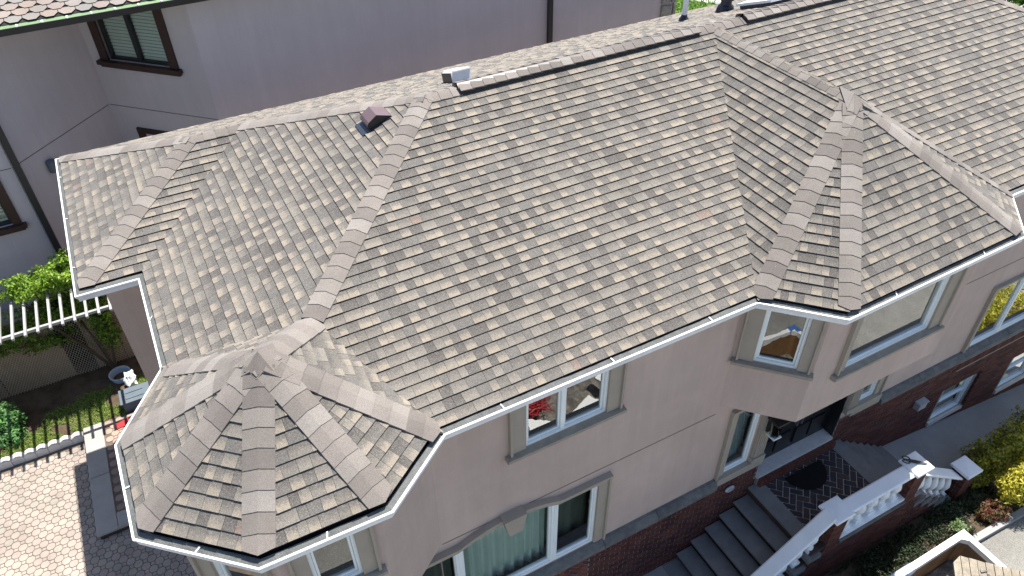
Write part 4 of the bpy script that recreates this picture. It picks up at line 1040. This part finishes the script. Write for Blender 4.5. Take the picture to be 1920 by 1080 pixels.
b = MB(); b.prism([(0, -.09), (.24, -.12), (.26, .0), (.24, .12), (0, .09)], 0, .02, T=lambda p: V((-1.78 + p.x, 7.86 + p.y * .8 + p.x * .15, SZ + p.z + .004))); b.box(.24, .26, -.1, .1, .02, .07, T=lambda p: V((-1.78 + p.x, 7.86 + p.y * .8 + p.x * .15, SZ + p.z))); b.build('pan', M['red'], dp)
b = MB(); b.tube([V((-1.52, 7.9, SZ + .03)), V((-1.25, 8.02, SZ + .06))], .02, 8); b.build('handle', M['red'], dp)

# ================================================================== dumpster and its load
dz = -5.78; X0, X1, Y0, Y1 = 4.20, 11.70, -5.06, -2.19
dump = thing('dumpster', 'open steel dumpster with a white painted rim by the kerb', 'dumpster')
def hollow(b, x0, x1, y0, y1, z0, z1, t, ch):
    """rim frame: outer rectangle with chamfered inner corners"""
    o = [(x0, y0), (x1, y0), (x1, y1), (x0, y1)]
    i_ = [(x0 + t, y0 + t + ch), (x0 + t + ch, y0 + t), (x1 - t - ch, y0 + t), (x1 - t, y0 + t + ch), (x1 - t, y1 - t - ch), (x1 - t - ch, y1 - t), (x0 + t + ch, y1 - t), (x0 + t, y1 - t - ch)]
    for z, fl in ((z1, 0), (z0, 1)):
        vs = [V((*p, z)) for p in o] + [V((*p, z)) for p in i_]
        fs = [(0, 4, 5), (0, 5, 6, 1), (1, 6, 7), (1, 7, 8, 2), (2, 8, 9), (2, 9, 10, 3), (3, 10, 11), (3, 11, 4, 0)]
        b.add(vs, fs)
    b.add([V((*p, z)) for z in (z0, z1) for p in o], [(k, (k + 1) % 4, 4 + (k + 1) % 4, 4 + k) for k in range(4)])
    b.add([V((*p, z)) for z in (z0, z1) for p in i_], [(k, (k + 1) % 8, 8 + (k + 1) % 8, 8 + k) for k in range(8)])
    return i_
b = MB(); inn = hollow(b, X0, X1, Y0, Y1, dz - .12, dz, .115, .10); b.build('rim', M['rim'], dump)
b = MB(); b.add([V((*p, z)) for z in (-6.9, dz - .12) for p in inn], [(k, (k + 1) % 8, 8 + (k + 1) % 8, 8 + k) for k in range(8)]); b.add([V((*p, -6.9)) for p in inn], [tuple(range(8))]); b.build('liner', M['rust'], dump)
b = MB(); b.add([V((x, y, z)) for z in (-6.92, dz - .12) for x, y in ((X0 + .05, Y0 + .05), (X1 - .05, Y0 + .05), (X1 - .05, Y1 - .05), (X0 + .05, Y1 - .05))], [(k, (k + 1) % 4, 4 + (k + 1) % 4, 4 + k) for k in range(4)] + [(3, 2, 1, 0)])
for k in range(10):
    x = X0 + .4 + k * .68; b.box(x, x + .08, Y1 - .05, Y1 - .0, -6.9, dz - .12); b.box(x, x + .08, Y0, Y0 + .05, -6.9, dz - .12)
b.build('shell', M['darksteel'], dump)
b = MB(); n, m = 46, 16
hh = lambda i, k: -6.55 + .22 * noise.noise(V((i * .5, k * .6, 1))) + .10 * noise.noise(V((i * 1.7, k * 1.9, 4)))
for i in range(n):
    for k in range(m):
        b.quad(*[V((X0 + .13 + (X1 - X0 - .26) * (i + a) / n, Y0 + .13 + (Y1 - Y0 - .26) * (k + c) / m, hh(i + a, k + c))) for a, c in ((0, 0), (1, 0), (1, 1), (0, 1))])
tag(b.build('rubble', M['rubble'], None, kind='stuff'), 'grey demolition rubble filling the dumpster', 'rubble')
pd = thing('plank_panel', 'weathered panel of grey brown planks resting in the dumpster', 'plank panel')
po = V((10.78, -2.50, -5.42)); pu = V((.70, -.714, -.02)).normalized(); pv_ = V((-.69, -.72, -.10)).normalized(); pn = pu.cross(pv_); pn = pn if pn.z > 0 else -pn
for k in range(9):
    L0 = .10 if k == 0 else 0; L1 = 1.5 + rnd.uniform(-.1, .1); a, c = k * .132, k * .132 + .122
    b = MB(); hz = rnd.uniform(-.006, .006)
    b.prism([(a, L0 if k else .16), (c, 0.0 if k == 0 else L0 + rnd.uniform(0, .015)), (c, L1), (a, L1)], hz - .02, hz + .02, T=lambda p: po + pu * p.x + pv_ * p.y + pn * p.z); b.build('plank', M['plank'], pd)
b = MB(); b.box(.1, 1.1, .5, .58, -.07, -.021, T=lambda p: po + pu * p.x + pv_ * p.y + pn * p.z); b.build('batten', M['plank'], pd)
def chips(name, label, cat, mat, c, rad, n, smin, smax, seed, thin=.25):
    r = random.Random(seed); b = MB()
    for _ in range(n):
        p = V(c) + V((r.uniform(-1, 1) * rad[0], r.uniform(-1, 1) * rad[1], r.random() * rad[2]))
        R_ = Matrix.Rotation(r.random() * 6.28, 3, 'Z') @ Matrix.Rotation(r.uniform(-.7, .7), 3, 'X'); l = r.uniform(smin, smax); w2 = l * r.uniform(.15, .5); t2 = l * thin * .4
        b.box(-l, l, -w2, w2, -t2, t2, T=lambda q: p + R_ @ q)
    return tag(b.build(name, M[mat]), label, cat)
cc_ = po + pu * .45 + pv_ * .42 + pn * .025
chips('wood_chips', 'broken grey scraps heaped on the plank panel', 'scraps', 'rubble', cc_, (.20, .22, .05), 26, .02, .07, 61)
chips('foam_scraps', 'small white foam scraps on the plank panel', 'scraps', 'foam', cc_ + pu * .1 + pv_ * .2, (.14, .14, .06), 9, .02, .05, 62)
chips('white_rubble', 'white broken scraps in the dumpster beside the planks', 'scraps', 'foam', (10.0, -2.75, -6.35), (.35, .3, .1), 14, .03, .09, 63)
for k, (x, y, z, a, l, w2, lab) in enumerate(((6.6, -2.85, -6.2, .4, .75, .22, 'long white board lying across the dumpster rubble'), (7.35, -3.1, -6.1, -.5, .4, .14, 'short white board tilted on the dumpster rubble'), (8.9, -4.3, -6.15, 1.1, .5, .2, 'white board on the street side of the dumpster'), (8.4, -3.4, -6.2, .9, .5, .15, 'white board in the middle of the dumpster'))):
    b = MB(); R_ = Matrix.Rotation(a, 3, 'Z') @ Matrix.Rotation(.25, 3, 'Y'); b.box(-l, l, -w2, w2, -.03, .03, T=lambda q: V((x, y, z)) + R_ @ q); tag(b.build('white_board', M['foam']), lab, 'board')
def tangle(name, label, mat, c, rad, n, seed, r_=.012):
    r = random.Random(seed); b = MB()
    for _ in range(n):
        p = [V(c) + V((r.gauss(0, .5) * rad[0], r.gauss(0, .5) * rad[1], r.random() * rad[2])) for _ in range(4)]; b.tube(p, r_, 4)
    return tag(b.build(name, M[mat]), label, 'debris')
chips('crumpled_paper', 'heap of crumpled white paper in the far corner of the dumpster', 'scraps', 'foam', (5.15, -4.3, -6.35), (.30, .25, .25), 26, .03, .09, 64)
b = MB(); b.box(4.17, 4.40, -5.09, -4.94, dz - .1, dz + .006); b.box(4.17, 4.32, -4.938, -4.82, dz - .1, dz + .006); tag(b.build('tape', M['tape']), 'blue tape wrapped round the far corner of the dumpster rim', 'tape')
tangle('red_netting', 'red plastic netting tangled in the dumpster', 'red', (6.3, -3.7, -6.25), (.6, .35, .25), 45, 71); tangle('cyan_strapping', 'cyan plastic strapping coiled in the dumpster', 'cyan', (7.6, -2.75, -6.15), (.35, .25, .15), 14, 72)
b = MB(); n = 26
sec = [(.04, -.10), (.012, -.02), (-.0, .012), (-.05, .016), (-.115, .012), (-.13, -.03), (-.132, -.13)]
for i in range(n):
    for k in range(6):
        q = []
        for di, dk in ((0, 0), (1, 0), (1, 1), (0, 1)):
            x = 9.25 + (i + di) * .04; d, h = sec[k + dk]; g = .012 * noise.noise(V((x * 9, (k + dk) * .9, 0)))
            q.append(V((x, Y1 + d + g, dz + h + abs(g))))
        b.quad(*q)
tag(b.build('plastic_wrap', M['bluetape'], smooth=True), 'crumpled blue and white plastic wrapped over the dumpster rim', 'plastic')

# ================================================================== neighbouring house
nh = thing('neighbouring_house', 'mauve stucco house with brown windows and scalloped roof tiles behind', 'house')
NY = 11.52; nA, nI, nE, nR = (2.24, NY), (.16, 13.6), (-1.92, NY), (14.9, NY)
FD, FC, FBn, FA, FRt = Fr((-12, NY), nE), Fr(nE, nI), Fr(nI, nA), Fr(nA, nR), Fr(nR, (14.9, 22))
hB = (.50, 2.1, -.12, 1.35); hB2 = (.75, 2.1, -3.2, -1.98); hD = (8.2, 9.62, -2.5, -1.5)
for fr, hs in ((FD, [hD]), (FC, []), (FBn, [hB, hB2]), (FA, []), (FRt, [])): wall(fr, 0, fr.L, -9.5, 1.5, hs, 'nstucco', nh, 'wall', .16)
b = MB(); b.quad(V((-12, 15, -6)), V((14, 15, -6)), V((14, 15, 1.4)), V((-12, 15, 1.4))); b.quad(V((-12, 11.9, -3)), V((14, 11.9, -3)), V((14, 15, -3)), V((-12, 15, -3))); b.build('room', M['inside'], nh)
M['ngroove'] = plain('score line', (.17, .145, .14), .9)
for fr in (FD, FC, FBn): bx('groove', 'ngroove', nh, fr, (0.02, fr.L - .02, -.001, .002, -1.262, -1.242))
def brown_window(fr, h, cuts, tw, blind=True):
    u0, u1, z0, z1 = h
    f = bx('window', 'black', nh, fr, (u0, u1, -.12, -.05, z0, z0 + .06), (u0, u1, -.12, -.05, z1 - .06, z1), (u0, u0 + .06, -.12, -.05, z0 + .06, z1 - .06), (u1 - .06, u1, -.12, -.05, z0 + .06, z1 - .06))
    xs = [u0 + .06] + list(cuts) + [u1 - .06]
    for c in cuts: bx('mullion', 'black', f, fr, (c - .05, c + .05, -.12, -.04, z0 + .06, z1 - .06))
    for a, c in zip(xs, xs[1:]):
        a2, c2 = a + (.05 if a in cuts else 0), c - (.05 if c in cuts else 0)
        g = MB(); g.quad(*[fr(V((x, -.09, z))) for x, z in ((a2, z0 + .06), (c2, z0 + .06), (c2, z1 - .06), (a2, z1 - .06))]); g.build('pane', M['glass2'], f)
        if blind:
            n = int((z1 - z0) / .075)
            sm = MB(); sm.box(0, c2 - a2, -.022, .022, -.03, .026); me = sm.mesh('slat', M['blind'])
            for k in range(n):
                o = link('slat', me, f); o.matrix_world = frame_mat(fr(V((a2, -.17, z0 + .08 + k * .075))), fr.u, fr.n, V((0, 0, 1))) @ Matrix.Rotation(.5, 4, 'X')
    bx('window_surround', 'darkbrown', f, fr, (u0 - tw, u0, -.12, .05, z0 - .0, z1 + .1), (u1, u1 + tw, -.12, .05, z0 - .0, z1 + .1), (u0 - tw, u1 + tw, -.001, .05, z1 + .101, z1 + .22))
    bx('sill', 'darkbrown', f, fr, (u0 - tw - .07, u1 + tw + .07, -.1, .13, z0 - .09, z0 - .002), (u0 - tw - .02, u1 + tw + .02, -.001, .08, z0 - .15, z0 - .092))
brown_window(FBn, hB, (1.28,), .2); brown_window(FBn, hB2, (1.4,), .18, True); brown_window(FD, hD, (8.9,), .16)
ez, ey = 1.60, 11.03
b = MB(); b.quad(V((-12, ey + .14, ez - .1)), V((15.3, ey + .14, ez - .1)), V((15.3, 13.7, ez - .1)), V((-12, 13.7, ez - .1))); b.build('soffit', M['nstucco'], nh)
b = MB()
for a, c in (((-12, 0), (15.3, 0)),):
    pr = [(.16, -.13), (.02, -.13), (.0, -.01), (.0, .0), (.018, .0), (.018, -.012)]
    vs = [V((x, ey + d, ez + h)) for x in (-12, 15.3) for d, h in pr]; m = len(pr)
    b.add(vs, [(k, k + 1, m + k + 1, m + k) for k in range(m - 1)])
ng = b.build('gutter', M['charcoal'], nh)
b = MB(); b.quad(V((-12, ey + .018, ez - .012)), V((15.3, ey + .018, ez - .012)), V((15.3, ey + .15, ez + .02)), V((-12, ey + .15, ez + .02))); b.build('gutter_lining', M['green'], ng)
for k in range(22):
    b = MB(); x = -4.1 + k * .42; b.box(x, x + .03, ey - .004, ey + .1, ez + .0, ez + .02); b.build('gutter_bracket', M['wpaint'], ng)
NT = .42; nn = V((0, -NT, 1)).normalized(); nu = V((1, 0, 0)); nv = nn.cross(nu); no = V((0, ey + .13, ez + .035))
b = MB(); b.quad(no + nu * -12 - nn * .01, no + nu * 15.3 - nn * .01, no + nu * 15.3 + nv * 6 - nn * .01, no + nu * -12 + nv * 6 - nn * .01); nr = b.build('roof', M['felt'], nh)
P = Pieces(); hp = [(.27, .228, .205), (.25, .218, .198), (.285, .242, .215), (.24, .218, .20), (.228, .22, .205), (.275, .225, .195), (.26, .216, .198)]
wt, ex = .30, .165
for r_ in range(12):
    for k in range(-16, 30):
        x0 = k * wt + (wt / 2 if r_ % 2 else 0); pi = rnd.randrange(7)
        h6 = [(.006, ex + .02), (.006, .085), (.085, 0), (wt - .085, 0), (wt - .006, .085), (wt - .006, ex + .02)]
        top = [V((a, c, .018 - .012 * c / ex)) for a, c in h6]; bot = [V((a, c, -.004)) for a, c in h6]
        P.add(('x', pi), frame_mat(no + nu * x0 + nv * (r_ * ex), nu, nv, nn), top + bot, [(0, 1, 2, 3, 4, 5)] + [(i, 6 + i, 6 + (i + 1) % 6, (i + 1) % 6) for i in range(6)], hp[pi], None, None, [0, 0, 1, 1, 1, 0, 0], wt * ex, nn)
P.emit('shingle', 'shingle_field', nr, [M['hex'], M['edge']])
for x, y in ((-1.82, NY - .06), (10.78, NY - .06)):
    b = MB(); b.box(x - .06, x + .06, y - .05, y + .055, -9, 1.45); b.build('downspout', M['charcoal'], nh)
b = MB(); c = FC(V((.82, .07, -1.64))); b.lathe([(.001, -.16), (.10, -.15), (.10, .1), (.03, .13), (.001, .13)], c, 12); b.build('wall_lamp', M['bin'], nh)
P = Pieces(); sp_ = [(.30, .30, .27), (.24, .25, .24), (.36, .33, .27), (.20, .21, .2)]
for k in range(10):
    z = -3.6 + k * .45; cut = .2 + .2 * rnd.random()
    for a, c in ((12.13, 12.13 + cut), (12.15 + cut, 12.66)):
        pi = rnd.randrange(4); ww = c - a; hv = .42
        vs = [V((.02, 0, .03)), V((ww - .02, 0, .0)), V((ww, 0, hv - .04)), V((.03, 0, hv))]; vs = [v + V((0, -.02, 0)) for v in vs] + [v + V((0, .06, 0)) for v in vs]
        P.add(('s', k, a), frame_mat(FA(V((a, 0, z))), FA.u, FA.n, V((0, 0, 1))), vs, [(4, 5, 6, 7)] + [(i, (i + 1) % 4, 4 + (i + 1) % 4, 4 + i) for i in range(4)], sp_[pi], None, None, 0, .1, FA.n)
P.emit('stone', 'stone_field', nh, M['stone'])

# ================================================================== beyond
b = MB(); b.quad(V((13, 12, -7.0)), V((60, 12, -7.0)), V((60, 70, -7.0)), V((13, 70, -7.0))); struct(b, 'back_lawn', M['turf'])
b = MB(); d = V((1.3, -1.75, 0)).normalized(); n_ = V((-d.y, d.x, 0)); o = V((27.1, 24.4, -6.994)); b.quad(o - d * 30, o + d * 30, o + d * 30 + n_ * 12, o - d * 30 + n_ * 12)
struct(b, 'back_path', plain('sunlit concrete', (.62, .61, .58), .9, .05))
def back_pt(r): return r.uniform(22, 29), r.uniform(19, 26)
tag(blades('grass', 9000, back_pt, lambda x, y: -7.0, .09, [(.10, .26, .03), (.14, .30, .04), (.08, .2, .02)], 8, wide=.02), 'sunlit mown grass behind the house', 'grass')
tr = thing('tree', 'dark green tree beyond the far end of the roof', 'tree')
tb = [((27.5, 10.2, -2.6), (2.2, 2.0, 1.9)), ((29.5, 11.5, -1.9), (2.0, 2.0, 1.8)), ((26.8, 12.2, -3.2), (1.8, 1.8, 1.6))]
foliage(tb, 9000, .13, deep, 81).build('crown', M['leaf'], tr)
b = MB(); b.tube([V((28, 11, -8)), V((28.1, 11.1, -5)), V((28, 11, -3))], [.3, .25, .15], 8); b.build('trunk', M['bark'], tr)
